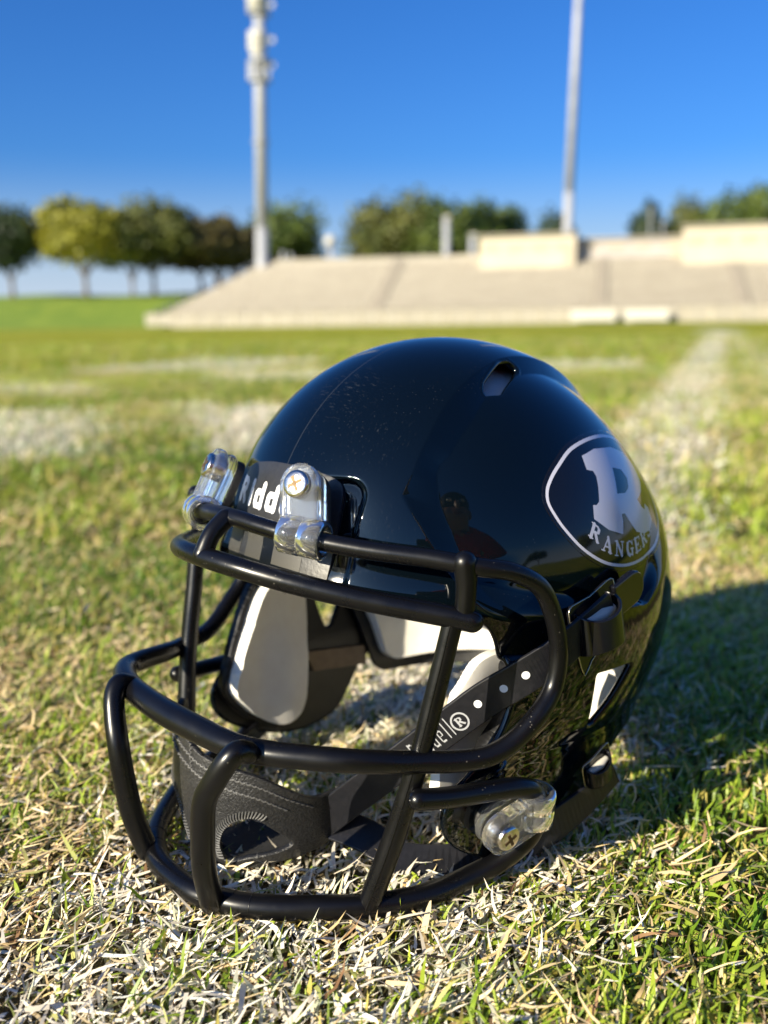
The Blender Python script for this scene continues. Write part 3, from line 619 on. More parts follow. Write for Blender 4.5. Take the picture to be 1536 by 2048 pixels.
def loops_of(V, T, minlen=4.):
    E = np.concatenate([T[:, [0, 1]], T[:, [1, 2]], T[:, [2, 0]]]); Es = np.sort(E, 1); key = Es[:, 0].astype(np.int64) * len(V) + Es[:, 1]
    u, idx, cnt = np.unique(key, return_index=True, return_counts=True); nxt = {int(a): int(b) for a, b in E[idx[cnt == 1]]}; out = []
    while nxt:
        a, b = nxt.popitem(); lp = [a]
        while b != a and b in nxt: lp.append(b); b = nxt.pop(b)
        P = V[lp]; L = np.linalg.norm(np.diff(P, axis=0), axis=1).sum()
        if L > minlen and b == a: out.append(P)
    return out
def resample(P, step):
    P = np.concatenate([P, P[:1]]); s = np.concatenate([[0], np.cumsum(np.linalg.norm(np.diff(P, axis=0), axis=1))]); n = max(8, int(s[-1] / step)); t = np.linspace(0, s[-1], n, endpoint=False)
    Q = np.stack([np.interp(t, s, P[:, i]) for i in range(3)], -1)
    for _ in range(2): Q = .25 * np.roll(Q, 1, 0) + .5 * Q + .25 * np.roll(Q, -1, 0)
    return Q
Vm, Tm = gridclip(S1 - SN * 1.1, f_shell(S0))
rims = MB()
for P in loops_of(Vm, Tm):
    if P[:, 2].mean() > 138: continue
    v_, f_ = tube(resample(P, .7), 1.12, True, 10); rims.add(v_, f_)
hpart('shell_edge', rims.v, rims.f, M_shell, sh)['kind'] = 'stuff'
PHi, TTi = np.meshgrid(np.linspace(-1.18, math.pi / 2 - 1e-4, 150), np.linspace(0, 2 * math.pi, 300, endpoint=False), indexing='ij')
Si = surf0(PHi, TTi); Ni = normal(PHi, TTi)
Vi, Ti = gridclip(Si + Ni * (disp(Si) - 2.2)[..., None], f_shell(Si)); hpart('shell_inside', Vi, np.ascontiguousarray(orient(Vi, Ti)[:, ::-1]), M_padframe, sh)
def inv_phi(Z):
    zr = np.interp(Z, _zs, _zr); return np.arcsin(np.clip((zr - 73) / zm, -1, 1))
def on_side(X, Z, side=1, o=0.):
    phi = inv_phi(Z); Zz, xc, A, Af, B = sect(phi); r = (X - xc) / np.where(X > xc, Af, A); t = np.arccos(np.clip(r, -.999, .999)) * side
    P = surf0(phi, t); return P + normal(phi, t) * (disp(P) + o)[..., None]
def on_front(Y, Z, o=0.):
    phi = inv_phi(Z); Zz, xc, A, Af, B = sect(phi); t = np.arcsin(np.clip(Y / B, -.999, .999)); P = surf0(phi, t); return P + normal(phi, t) * (disp(P) + o)[..., None]
def decal(name, fn, u0, u1, v0, v1, res, mapf, m, parent, thick=0., label=None):
    U, Vv = np.meshgrid(np.arange(u0, u1, res), np.arange(v0, v1, res), indexing='ij'); f = fn(U, Vv); P = mapf(U, Vv)
    V, T = clip(P.reshape(-1, 3), grid_faces(U.shape[0], U.shape[1]), f.reshape(-1)); T = orient(V, T)
    o = hpart(name, V, np.ascontiguousarray(T), m, parent, label=label)
    if thick: s = o.modifiers.new('thickness', 'SOLIDIFY'); s.thickness = thick * mm; s.offset = -1
    return o
def mx(*a):
    r = a[0]
    for x in a[1:]: r = np.maximum(r, x)
    return r
# --- side emblem
DO = spline(np.array([(33.2, 102.6), (31.5, 106.0), (26.3, 110.2), (17.2, 114.6), (3, 116.3), (-10, 114.6), (-20, 109.6), (-25.5, 101), (-26, 95), (-22, 87.6), (-12, 82), (3, 80.6), (15.4, 82.8), (24.4, 87.8), (30.2, 94.2), (32.9, 99.6)]), 6, True)
emb = lambda X, Z: on_side(X, Z, 1, .10)
film = decal('emblem', lambda X, Z: poly_sd(X, Z, DO) + .9, -30, 36, 76, 120, .5, lambda X, Z: on_side(X, Z, 1, .06), M_decalfilm, H, 0.05, 'oval team emblem sticker with letter R and RANGERS')
decal('emblem_ring', lambda X, Z: .42 - np.abs(poly_sd(X, Z, DO) - .6), -30, 36, 76, 120, .3, emb, M_silver_print, film)
RP = [(14.4, 111.7), (7.3, 112.8), (-3.1, 112.2), (-12.1, 109.6), (-17.6, 104.9), (-17.6, 100.8), (-13.4, 98.6), (-7.4, 97.3), (-9.7, 94.7), (-12.2, 93.4), (-13.6, 94.9), (-16.2, 93.4), (-16.3, 90.0), (-13.5, 88.0), (-7.5, 87.8), (-1.8, 89.4), (1.3, 92.6), (3.4, 95.4), (5.3, 95.4), (5.4, 93.4), (6.7, 90.2), (13.2, 92.4), (18.3, 95.9), (17.4, 99.2), (16.0, 99.0), (14.4, 99.8), (12.8, 103.4), (11.9, 106.2), (12.4, 107.8), (14.9, 108.4)]
RC = [(1.8, 107.4), (-3.2, 106.2), (-5.2, 103.6), (-3.6, 101.2), (-.4, 100.2), (4.6, 100.7), (3.1, 104.1)]
decal('emblem_letter', lambda X, Z: np.minimum(poly_sd(X, Z, RP) + .15, -poly_sd(X, Z, RC)), -22, 20, 85, 115, .22, emb, M_silver_print, film)
def glyph(ch, x, y):
    """serif capitals in a box 1 wide, 1 high; returns distance field"""
    T, t, s = .13, .055, .045
    sg = lambda ax, ay, bx, by, w: seg_sd(x, y, (ax, ay), (bx, by), w)
    if ch == 'R': return mx(sg(.22, .05, .22, .95, T), sg(.22, .95, .55, .95, t), sg(.22, .5, .55, .5, t), sg(.72, .82, .72, .64, T * .9), sg(.55, .95, .72, .82, t * 1.3), sg(.55, .5, .72, .64, t * 1.3), sg(.48, .5, .84, .05, T * .9), sg(.02, .04, .42, .04, s), sg(.02, .96, .3, .96, s), sg(.76, .04, 1.0, .04, s))
    if ch == 'A': return mx(sg(.5, .95, .86, .05, T * .9), sg(.5, .95, .16, .05, t), sg(.28, .34, .68, .34, t), sg(.0, .04, .32, .04, s), sg(.66, .04, 1.02, .04, s))
    if ch == 'N': return mx(sg(.18, .05, .18, .95, t), sg(.82, .05, .82, .95, t), sg(.2, .93, .8, .07, T * .9), sg(.02, .04, .34, .04, s), sg(.02, .96, .3, .96, s), sg(.66, .96, .98, .96, s))
    if ch == 'G':
        P = [(.84, .72), (.66, .92), (.45, .96), (.24, .82), (.16, .5), (.24, .18), (.45, .04), (.68, .08), (.8, .2)]; W = [t, t, t, T, T, T, t, t, t]
        return mx(*[seg_sd(x, y, P[i], P[i + 1], W[i]) for i in range(8)], sg(.8, .05, .8, .42, T * .8), sg(.6, .44, .98, .44, s), sg(.86, .7, .86, .96, s))
    if ch == 'E': return mx(sg(.22, .05, .22, .95, T), sg(.2, .95, .82, .95, t), sg(.2, .5, .6, .5, t), sg(.2, .05, .86, .05, t), sg(.84, .95, .84, .74, s), sg(.6, .62, .6, .38, s), sg(.88, .05, .88, .28, s), sg(.02, .96, .2, .96, s), sg(.02, .04, .2, .04, s))
    if ch == 'S':
        P = [(.78, .78), (.62, .94), (.4, .96), (.22, .8), (.28, .6), (.5, .5), (.74, .38), (.78, .2), (.6, .04), (.38, .04), (.2, .2)]; W = [t, t, t, t * 1.6, T, T, T * .9, t, t, t]
        return mx(*[seg_sd(x, y, P[i], P[i + 1], W[i]) for i in range(10)], sg(.82, .72, .82, .97, s), sg(.17, .04, .17, .3, s))
    # condensed heavy grotesque for the bumper and the strap
    B = .15
    if ch == 'r_': return mx(sg(.2, .1, .2, .9, B), sg(.2, .88, .6, .88, B * .8), sg(.7, .78, .7, .6, B), sg(.2, .48, .6, .48, B * .8), sg(.5, .48, .78, .1, B))
    if ch == 'i_': return mx(sg(.3, .1, .3, .62, B), sg(.3, .86, .3, .9, B))
    if ch == 'd_': return mx(sg(.72, .1, .72, .9, B), sg(.2, .2, .2, .52, B), sg(.25, .1, .6, .1, B * .8), sg(.25, .62, .6, .62, B * .8))
    if ch == 'e_': return mx(sg(.2, .2, .2, .52, B), sg(.25, .1, .7, .1, B * .8), sg(.25, .62, .62, .62, B * .8), sg(.72, .55, .72, .42, B), sg(.3, .36, .7, .36, B * .6))
    if ch == 'l_': return sg(.3, .1, .3, .9, B)
def word(chars, U, V, u0, v0, w, h, adv, arc=None, slant=0., thin=0.):
    f = np.full(U.shape, -1e3); u = u0
    for i, ch in enumerate(chars):
        if arc: cx_, cy_, an = arc(i); ca, sa = math.cos(an), math.sin(an); x = ((U - cx_) * ca + (V - cy_) * sa) / w + .5; y = (-(U - cx_) * sa + (V - cy_) * ca) / h
        else: x = (U - u) / w - slant * (V - v0) / h; y = (V - v0) / h; u += adv[i] if hasattr(adv, '__len__') else adv
        sc = math.sqrt(w * h); near = (x > -.3) & (x < 1.3) & (y > -.3) & (y < 1.3); gf = glyph(ch, x, y) * sc - thin; f = np.maximum(f, np.where(near, gf, -1e3))
    return f
AX = [20.3, 15.6, 9.9, 4.0, -1.5, -6.8, -11.9]; AZ = [90.6, 86.6, 84.5, 83.6, 83.7, 84.6, 86.2]; AA = [-.66, -.40, -.22, -.06, .08, .22, .36]
decal('emblem_word', lambda X, Z: word('RANGERS', -X, Z, 0, 0, 4.4, 4.2, 0, lambda i: (-AX[i], AZ[i], AA[i])), -18, 26, 81, 98, .16, emb, M_silver_print, film)
# --- brow bumper with maker's name
def on_bump(Y, Z, o):
    P = on_front(Y * 0, Z, 0); Q = on_front(Y, Z, 0); phi = inv_phi(Z); Zz, xc, A, Af, B = sect(phi); t = np.arcsin(np.clip(Y / B, -.999, .999)); P = surf0(phi, t); return P + normal(phi, t) * (o + 1.4 * ss(90, 79, Z) )[..., None] 
bump = lambda Y, Z: on_bump(Y, Z, .9)
bp_ = decal('brow_bumper', lambda Y, Z: poly_sd(Y, Z, spline(np.array([(-21, 83), (-21, 100), (-19, 105.8), (-10, 108.2), (0, 108.8), (10, 108.2), (19, 105.8), (21, 100), (21, 83), (18, 80), (0, 79.6), (-18, 80)]), 5, True)), -27, 27, 77, 111, .5, bump, M_bumper, H, 1.6, 'matte dark brow bumper with white lettering')
bevel(bp_, .0004, 2)
decal('bumper_word', lambda Y, Z: word(['r_', 'i_', 'd_', 'd_', 'e_', 'l_', 'l_'], Y, Z, -20.8, 96.6, 5.9, 6.6, [6.6, 3.9, 6.3, 6.3, 6.3, 4.0, 4.0]), -25, 25, 94, 105, .16, lambda Y, Z: on_bump(Y, Z, .98), M_white_print, bp_)
decal('bumper_lit_patch', lambda Y, Z: mx(2.2 - np.hypot(np.maximum(np.abs(Y + 17) - 2.2, 0), np.maximum(np.abs(Z - 87) - 2.6, 0)), 2.2 - np.hypot(np.maximum(np.abs(Y - 2) - 9, 0), np.maximum(np.abs(Z - 87) - 2.6, 0))), -25, 25, 80, 93, .25, lambda Y, Z: on_bump(Y, Z, 1.0), mat('bumper_lit_grey', (.045, .044, .04), .45), bp_)  # lighter rounded patches paint the lit lower parts of the bumper
# --- face mask
def fm(P, r, name='bar', closed=False, parent=None, n=24, k=8, label=None, mm_=None):
    Q = spline(P, k, closed) if len(P) > 2 else np.array(P, float); rr = np.interp(np.linspace(0, 1, len(Q)), np.linspace(0, 1, len(r)), r) if hasattr(r, '__len__') else r
    V, F = tube(Q, rr, closed, n); return hpart(name, V, F, mm_ or M_bar, parent or H, label=label)
def sym(P, centre): return [(x, -y, z) for x, y, z in P[::-1]] + centre + list(P)
ringA = [(88.9, 20, 95.7), (81, 36, 93.8), (72, 50, 92.6), (65, 59, 91.0), (58.0, 63.0, 89.4), (50.5, 65.3, 85), (46.0, 66, 78), (43.6, 66.5, 69.5), (43.6, 66.5, 63), (45.2, 66.3, 57.5), (50, 66, 52.5), (57, 64, 47), (63.5, 61.5, 44.4), (71, 57, 44.0), (77.5, 52.8, 44.6), (86.3, 48.4, 46), (92.6, 44, 46.8), (99.2, 36.5, 47.2), (104.8, 28, 47.2), (107.6, 19.5, 47.0)]
ringB = [(x, -y, z) for x, y, z in ringA[:13]] + [(71.5, -58.5, 44.2), (78.5, -54, 44.8), (87.5, -49.6, 46), (95.2, -47.2, 46.6), (101.2, -44, 47.0), (105.3, -37.8, 47.2), (107.9, -29.2, 47.2), (108.9, -19.5, 47.0)]
ring = [(93, 0, 97.7)] + ringA + [(108.4, 10, 46.8), (109.0, 0, 46.8), (109.2, -10, 46.8)] + ringB[::-1]
mask = fm(ring, [2.25, 2.25, 2.3, 2.5, 2.7, 3.0, 3.5, 3.3, 2.8, 2.7, 2.5, 2.3, 2.25], 'face_mask', True, label='black wire face mask of rounded bars')
Bp = [(99.6, 11, 88.0), (94.8, 22, 86.2), (88, 32.5, 84), (81, 41.5, 82), (71, 53.5, 79.5), (66.5, 58.8, 78.2)]
fm(sym(Bp, [(101.2, 0, 88.6)]), 2.65, parent=mask)
Dp = [(113, 9, 5), (110.2, 16.2, 5), (105.8, 23.4, 5), (97.7, 32, 5), (84.6, 43, 5), (71.5, 49.6, 5.2), (57.5, 53.0, 6.4), (49.5, 56.6, 9.6), (44.0, 60.2, 15.5), (43.6, 61.9, 23.5), (46.5, 62.4, 29.6), (52, 61.6, 32.2), (60, 59.3, 33.2), (71, 56.6, 34.6), (79, 54.2, 36.0)]
fm(sym(Dp, [(113.6, 0, 5)]), [2.6, 2.6, 2.7, 3.0, 3.1, 3.1, 3.1, 3.0, 2.7, 2.6, 2.6], parent=mask)
for s in (1, -1):
    fm([(68.8, s * 55.2, 79), (72.3, s * 53.3, 62), (76.2, s * 51.4, 44.4), (80.5, s * 47.4, 24), (84.8, s * 43.2, 6)], [2.45, 2.5, 2.6, 2.8, 2.9], parent=mask)
    fm([(67.6, s * 57.2, 92.2), (67.2, s * 57.4, 87), (67.2, s * 57.0, 80)], [2.8, 2.5, 2.4], parent=mask)
    fm([(109.0, s * 28.2, 48.6), (111.8, s * 28.1, 49.6), (114.0, s * 27.0, 47.4), (115.6, s * 24.4, 42.6), (116.7, s * 21.2, 36.5), (116.6, s * 19.6, 28), (115.6, s * 17.8, 17), (112.8, s * 16.0, 5.6)], [2.7, 2.8, 2.85, 2.9, 3.0, 3.0], parent=mask)
fm([(94.2, 0, 97.4), (98.6, 0, 94.0), (101.4, 0, 89.2)], [2.5, 2.35, 2.5], parent=mask)
for s in (1, -1):   # moulding seams and little rings on the bars
    Q = spline([(71.0, s * 56.4, 79), (74.6, s * 54.6, 62), (78.6, s * 52.6, 44.4), (83.0, s * 48.9, 24), (87.4, s * 44.8, 6)], 6); V, F = tube(Q, .17, n=6); hpart('seam_line', V, F, M_bar, mask)
for q, d_ in (((110.2, 16.2, 5), (-.52, .83, 0)), ((108.4, 19.3, 5), (-.54, .84, 0)), ((105.8, 23.4, 5), (-.57, .82, 0)), ((110.2, -16.2, 5), (-.52, -.83, 0)), ((107.2, -21.3, 5), (-.55, -.83, 0))):
    a_v = Vector(d_).normalized(); qm = a_v.to_track_quat('Z', 'Y').to_matrix(); P = np.array([tuple(Vector(q) + qm @ Vector((3.0 * math.cos(k * .314159), 3.0 * math.sin(k * .314159), 0))) for k in range(20)]); V, F = tube(P, .2, True, 8); hpart('mould_ring', V, F, M_bar, mask)
# --- clear clips
def frame(o, zdir, xdir):
    z = Vector(zdir).normalized(); x = (Vector(xdir) - z * z.dot(Vector(xdir))).normalized(); y = z.cross(x); return o, x, y, z
def slab(poly, th, fr, name, m, parent, bev=.5, hole=None):
    o, x, y, z = fr; bm = bmesh.new(); vs = [bm.verts.new([(Vector(o) + x * p[0] + y * p[1] - z * th / 2)[i] * mm for i in range(3)]) for p in poly]
    f = bm.faces.new(vs); r = bmesh.ops.extrude_face_region(bm, geom=[f]); bmesh.ops.translate(bm, verts=[e for e in r['geom'] if isinstance(e, bmesh.types.BMVert)], vec=z * th * mm)
    bmesh.ops.recalc_face_normals(bm, faces=bm.faces); me = bpy.data.meshes.new(name); bm.to_mesh(me); bm.free(); ob = link(bpy.data.objects.new(name, me)); me.materials.append(m); ob.parent = parent
    for p in me.polygons: p.use_smooth = False
    if bev: bevel(ob, bev * mm, 3)
    return ob
def round_end(w, y0, y1, n=10):   # rounded at y1, straight at y0
    P = [(-w, y0), (w, y0)]
    for i in range(n + 1): a = math.pi * i / n; P.append((w * math.cos(a), y1 + w * math.sin(a)))
    return P
def ringtube(c, axis, ro, ri, L, name, m, parent, n=36):
    a = Vector(axis).normalized(); q = a.to_track_quat('Z', 'Y').to_matrix(); V = []; F = []
    prof = [(ri, -L / 2), (ro - .5, -L / 2), (ro, -L / 2 + .5), (ro, -.5), (ro - .45, -.25), (ro - .45, .25), (ro, .5), (ro, L / 2 - .5), (ro - .5, L / 2), (ri, L / 2)]; k = len(prof)
    for i in range(n):
        t = 2 * math.pi * i / n
        for r_, z in prof: V.append(Vector(c) + q @ Vector((r_ * math.cos(t), r_ * math.sin(t), z)))
    for i in range(n):
        for j in range(k): F.append((i * k + j, i * k + (j + 1) % k, ((i + 1) % n) * k + (j + 1) % k, ((i + 1) % n) * k + j))
    return hpart(name, V, F, m, parent)
def screw(c, z, x, parent, r=3.1):
    z = Vector(z).normalized(); q = z.to_track_quat('Z', 'Y').to_matrix(); V = []; F = []; n = 28
    prof = [(r, -5), (r, .0), (r * .94, .3), (r * .8, .5), (r * .4, .62), (.01, .65)]; k = len(prof)
    for i in range(n):
        t = 2 * math.pi * i / n
        for a, b in prof: V.append(Vector(c) + q @ Vector((a * math.cos(t), a * math.sin(t), b)))
    for i in range(n):
        for j in range(k - 1): F.append((i * k + j, ((i + 1) % n) * k + j, ((i + 1) % n) * k + j + 1, i * k + j + 1))
    s = hpart('screw', V, F, M_screw, parent)
    m = MB()
    for an in (.5, .5 + math.pi / 2):
        d = q @ Vector((math.cos(an), math.sin(an), 0)); e = q @ Vector((-math.sin(an), math.cos(an), 0)); P = []
        for h_ in (.3, .72):
            for aa, bb in ((-1, -1), (1, -1), (1, 1), (-1, 1)): P.append(Vector(c) + d * aa * 1.9 + e * bb * .42 + z * h_)
        m.add([tuple(p) for p in P], [(0, 3, 2, 1), (4, 5, 6, 7), (0, 1, 5, 4), (1, 2, 6, 5), (2, 3, 7, 6), (3, 0, 4, 7)])
    hpart('screw_recess', m.v, m.f, mat('recess_brass', (.10, .06, .025), .5, .5), parent, False)
    return s
for s in (1, -1):
    # forehead clips
    loop = Vector((87.4 if s > 0 else 89.2, 22.8 if s > 0 else -19.4, 95.4)); scr = Vector((84.2, 19.2, 107.6) if s > 0 else (83.6, -17.0, 108.0)); outw = Vector((.86, s * .32, .40))
    ax = (scr - loop).normalized(); y = ax; z = (outw - y * outw.dot(y)).normalized(); x = y.cross(z)
    c = ringtube(loop, (.42 if s > 0 else .42, -s * .88, -.10) if False else (-.40, s * .91, -.1), 4.8, 2.95, 11.5, 'bar_clip', M_clear, H)
    c['label'] = 'clear plastic clip holding the top bar at the brow' 
    up_ = slab([(p[0], p[1]) for p in round_end(5.2, 2.5, 12.6)], 3.0, (loop + z * 1.6, x, y, z), 'clip_plate', M_clear, c, .8)
    slab([(p[0] * .96, p[1]) for p in round_end(5.2, 3.5, 12.2)], 2.6, (loop - z * 1.7, x, y, z), 'clip_plate', M_clear, c, .8)
    slab([(p[0] * (.9 if s > 0 else .6), p[1]) for p in round_end(5.2, 2, 11.4)], 2.4, (loop - z * 4.6, x, y, z), 'clip_spacer', M_rubber, c, .6)
    screw(loop + y * 12.4 + z * 3.9, z, x, c, 3.4)
    # jaw clips
    loop = Vector((44.6, s * 61.8, 24.6)); scr = Vector((56.2, s * 59.6, 21.6)); outw = Vector((.12, s * .98, -.12))
    y = (scr - loop).normalized(); z = (outw - y * outw.dot(y)).normalized(); x = y.cross(z); dl = (scr - loop).length
    c = ringtube(loop, (.08, .15 * s, 1), 5.2, 3.35, 9.5, 'bar_clip', M_clear, H); c['label'] = 'clear plastic clip holding the lower bar at the jaw'
    slab(round_end(5.4, -1, dl), 4.2, (loop + z * 1.6, x, y, z), 'clip_plate', M_clear, c, .9)
    slab(round_end(5.2, -1, dl - .4), 2.4, (loop - z * 2.6, x, y, z), 'clip_plate', M_clear, c, .7)
    slab(round_end(4.6, 2.5, dl - 1), 2.5, (loop - z * 5.4, x, y, z), 'clip_spacer', M_rubber, c, .6)
    screw(loop + y * dl + z * 4.3, z, x, c, 3.3)
# --- padding
def padpatch(name, poly, side, o0, th, m, bev=1.2, frame_=None, par=H, res=.9, label=None):
    poly = np.array(poly); sm = spline(poly, 5, True)
    x0, z0_ = sm.min(0) - 3; x1, z1 = sm.max(0) + 3
    return decal(name, lambda X, Z: poly_sd(X, Z, sm), x0, x1, z0_, z1, res, lambda X, Z: on_side(X, Z, side, o0), m, par, th, label)
JP = [(50, 61), (40, 60), (33, 55), (32, 45), (33.5, 36), (35.5, 22), (38.5, 14.5), (44, 11.5), (51, 14), (59, 20), (65, 28.5), (64, 36), (60, 46), (56, 54)]
for s, o1, o2, cut in ((1, -2.4, -13., 60.), (-1, -2.6, -6.0, 99.)):
    jp_ = [(min(p[0], cut), p[1]) for p in JP]
    padpatch('jaw_pad_backing', [(p[0] + (p[0] - 48) * .09, p[1] + (p[1] - 36) * .07) if s < 0 else (min(p[0], 46 if p[1] > 43 else 53), p[1]) for p in jp_], s, o1, 3.4 if s < 0 else 6.0, M_padframe)
    jp = padpatch('jaw_pad', jp_, s, o2, 4.0, M_pad, label='pale rounded jaw pad'); bevel(jp, .0012, 3, 60)
# rear pad wraps round the back of the shell
sel = lambda P, t: np.minimum(np.minimum(P[..., 2] - 17.5, 47 - P[..., 2]), (1 - P[..., 0]) * .9)
def ringpatch(name, f, o, th, m, label=None):
    V, T = gridclip(S0 + SN * o, f); ob = hpart(name, V, np.ascontiguousarray(orient(V, T)), m, H, label=label); s = ob.modifiers.new('thickness', 'SOLIDIFY'); s.thickness = th * mm; s.offset = -1; return ob
def rear_f(P, gx, z0, z1, r):
    X, Z = P[..., 0], P[..., 2]; X = X + .25 * (32 - Z) + 10 * ss(0, 20, P[..., 1]); z0 = z0 - 13 * ss(-2, 20, P[..., 1]); return r - np.hypot(np.maximum(X - (gx - r), 0), np.maximum(np.abs(Z - (z0 + z1) / 2) - ((z1 - z0) / 2 - r), 0))
bp2 = ringpatch('rear_pad', rear_f(S0, -2, 20.5, 54, 5), -4.5, 5.0, M_pad, 'pale pad round the inside of the nape'); bevel(bp2, .0015, 3, 60)
ringpatch('rear_pad_backing', np.minimum(rear_f(S0, 2.5, 16.5, 54, 5), 4 - S0[..., 1]), -2.5, 2.0, M_padframe)
ringpatch('crown_pad', np.minimum(S0[..., 2] - 104, 200.), -5.0, 3.0, noisy('crown_foam', (.5, .48, .45), (.56, .54, .5), 200, .7, .2))
ringpatch('side_liner', np.minimum(np.minimum(S0[..., 2] - 56, 100 - S0[..., 2]), 44 - S0[..., 0]), -4.0, 5, M_padframe)
# --- straps
def ribbon(P, Nh, w, th, name, m, parent, k=10, marks=None, label=None, wend=None):
    Q = spline(P, k); n = len(Q); T = np.gradient(Q, axis=0); T /= np.linalg.norm(T, axis=1)[:, None]; Nn = spline(Nh, k)
    Nn = Nn - T * (Nn * T).sum(1)[:, None]; Nn /= np.linalg.norm(Nn, axis=1)[:, None]; W = np.cross(Nn, T)
    s = np.concatenate([[0], np.cumsum(np.linalg.norm(np.diff(Q, axis=0), axis=1))]); ww = w if wend is None else np.interp(s / s[-1], *wend)
    ww = np.broadcast_to(ww, (n,))
    V = []; F = []; pr = [(-1, 0), (-.94, .5), (.94, .5), (1, 0), (.94, -.5), (-.94, -.5)]
    for i in range(n):
        for a, b in pr: V.append(Q[i] + W[i] * a * ww[i] / 2 + Nn[i] * b * th)
    for i in range(n - 1):
        for j in range(6): F.append((i * 6 + j, i * 6 + (j + 1) % 6, (i + 1) * 6 + (j + 1) % 6, (i + 1) * 6 + j))
    F += [tuple(range(6)), tuple((n - 1) * 6 + j for j in range(6))[::-1]]
    o = hpart(name, V, F, m, parent, False, label); bevel(o, .0002, 2, 40)
    def mp(U, Vv, off=.5 * th + .06):
        c = np.stack([np.interp(U, s, Q[:, i]) for i in range(3)], -1); a = np.stack([np.interp(U, s, W[:, i]) for i in range(3)], -1); b = np.stack([np.interp(U, s, Nn[:, i]) for i in range(3)], -1)
        return c + a * Vv[..., None] + b * off
    return o, mp, s[-1]
for s in (1, -1):
    us = [(75.5, 10, 8.5), (71.0, 20.0, 19.2), (67.3, 28.0, 27.5), (57.1, 43.5, 44.5), (52.3, 51.0, 52.4), (47.4, 58.2, 58.8), (41, 63.2, 64.2), (32, 66.0, 69.6), (22, 66.8, 74.0)]
    Nh = [(.75, .6, .15), (.7, .68, .15), (.66, .72, .2), (.64, .75, .2), (.62, .76, .2), (.55, .82, .15), (.3, .95, .1), (.12, 1, .05), (.05, 1, .02)]
    if s < 0: continue
    P = [(x, y * s, z) for x, y, z in us]; N = [(x, y * s, z) for x, y, z in (Nh if s > 0 else Nh[:3] + Nh[4:])]
    if s < 0: N = [(.6, .7, .3)] * 4 + [(.5, .3, .2)] + N[5:]
    if s < 0: P = [(88, -29, 25), (77, -36, 36), (66, -43, 46), (56, -50.5, 54), (48.5, -57.5, 59.8), (40, -62.5, 65.4), (31, -64.6, 69.8), (22, -65.6, 73.6)]
    st_o, mp, Ls = ribbon(P, N, 9.6, 1.3, 'chin_strap', M_strap, H, label='upper black chin strap with white dots and lettering' if s > 0 else 'upper black chin strap on the far side')
    if s > 0:
        # the dots and the maker's name
        sdot = lambda U, Vv: mx(*[(1.05 - np.hypot(U - u, Vv - v)) for u, v in DOTS])
        DOTS = [(62.5, .3), (70.5, .2), (77.0, .3)]
        decal('strap_dots', sdot, 50, 82, -4, 4, .2, mp, M_white_print, st_o)
        cU, cV = 55.6, -.6
        decal('strap_word', lambda U, Vv: mx(.24 - np.abs(np.hypot(U - cU, Vv - cV) - 2.3), np.minimum(word('R', U, Vv, cU - 1.1, cV - 1.2, 2.2, 2.4, 1) * 1.0, 2.2 - np.hypot(U - cU, Vv - cV)), word(['r_', 'i_', 'd_', 'd_', 'e_', 'l_', 'l_'], U, Vv, 39.4, -3, 2.1, 6.0, [2.5, 1.5, 2.3, 2.3, 2.3, 1.5, 1.5], thin=.27)), 36, 60, -4.4, 4.4, .14, mp, mat('grey_print', (.35, .36, .38), .4), st_o)
# lower straps
ribbon([(72, 12, 10), (66, 22, 7), (64, 33, 4.6), (50, 46, 4.5), (32, 54, 8), (18, 57.5, 13), (6, 60, 20)], [(.5, .6, .7), (.5, .5, .8), (.4, .5, .8), (.3, .7, .6), (.2, .9, .3), (.1, 1, .1), (0, 1, 0)], 9.5, 1.2, 'chin_strap', M_strap, H, label='lower grey black chin strap running back to the jaw')
ribbon([(80, -30, 8), (68, -44, 7), (52, -52, 8), (34, -57, 12), (18, -58, 17)], [(.5, -.6, .6), (.3, -.8, .4), (.2, -.9, .3), (.1, -1, .1), (0, -1, 0)], 9.5, 1.2, 'chin_strap', M_strap, H, label='lower chin strap on the far side')
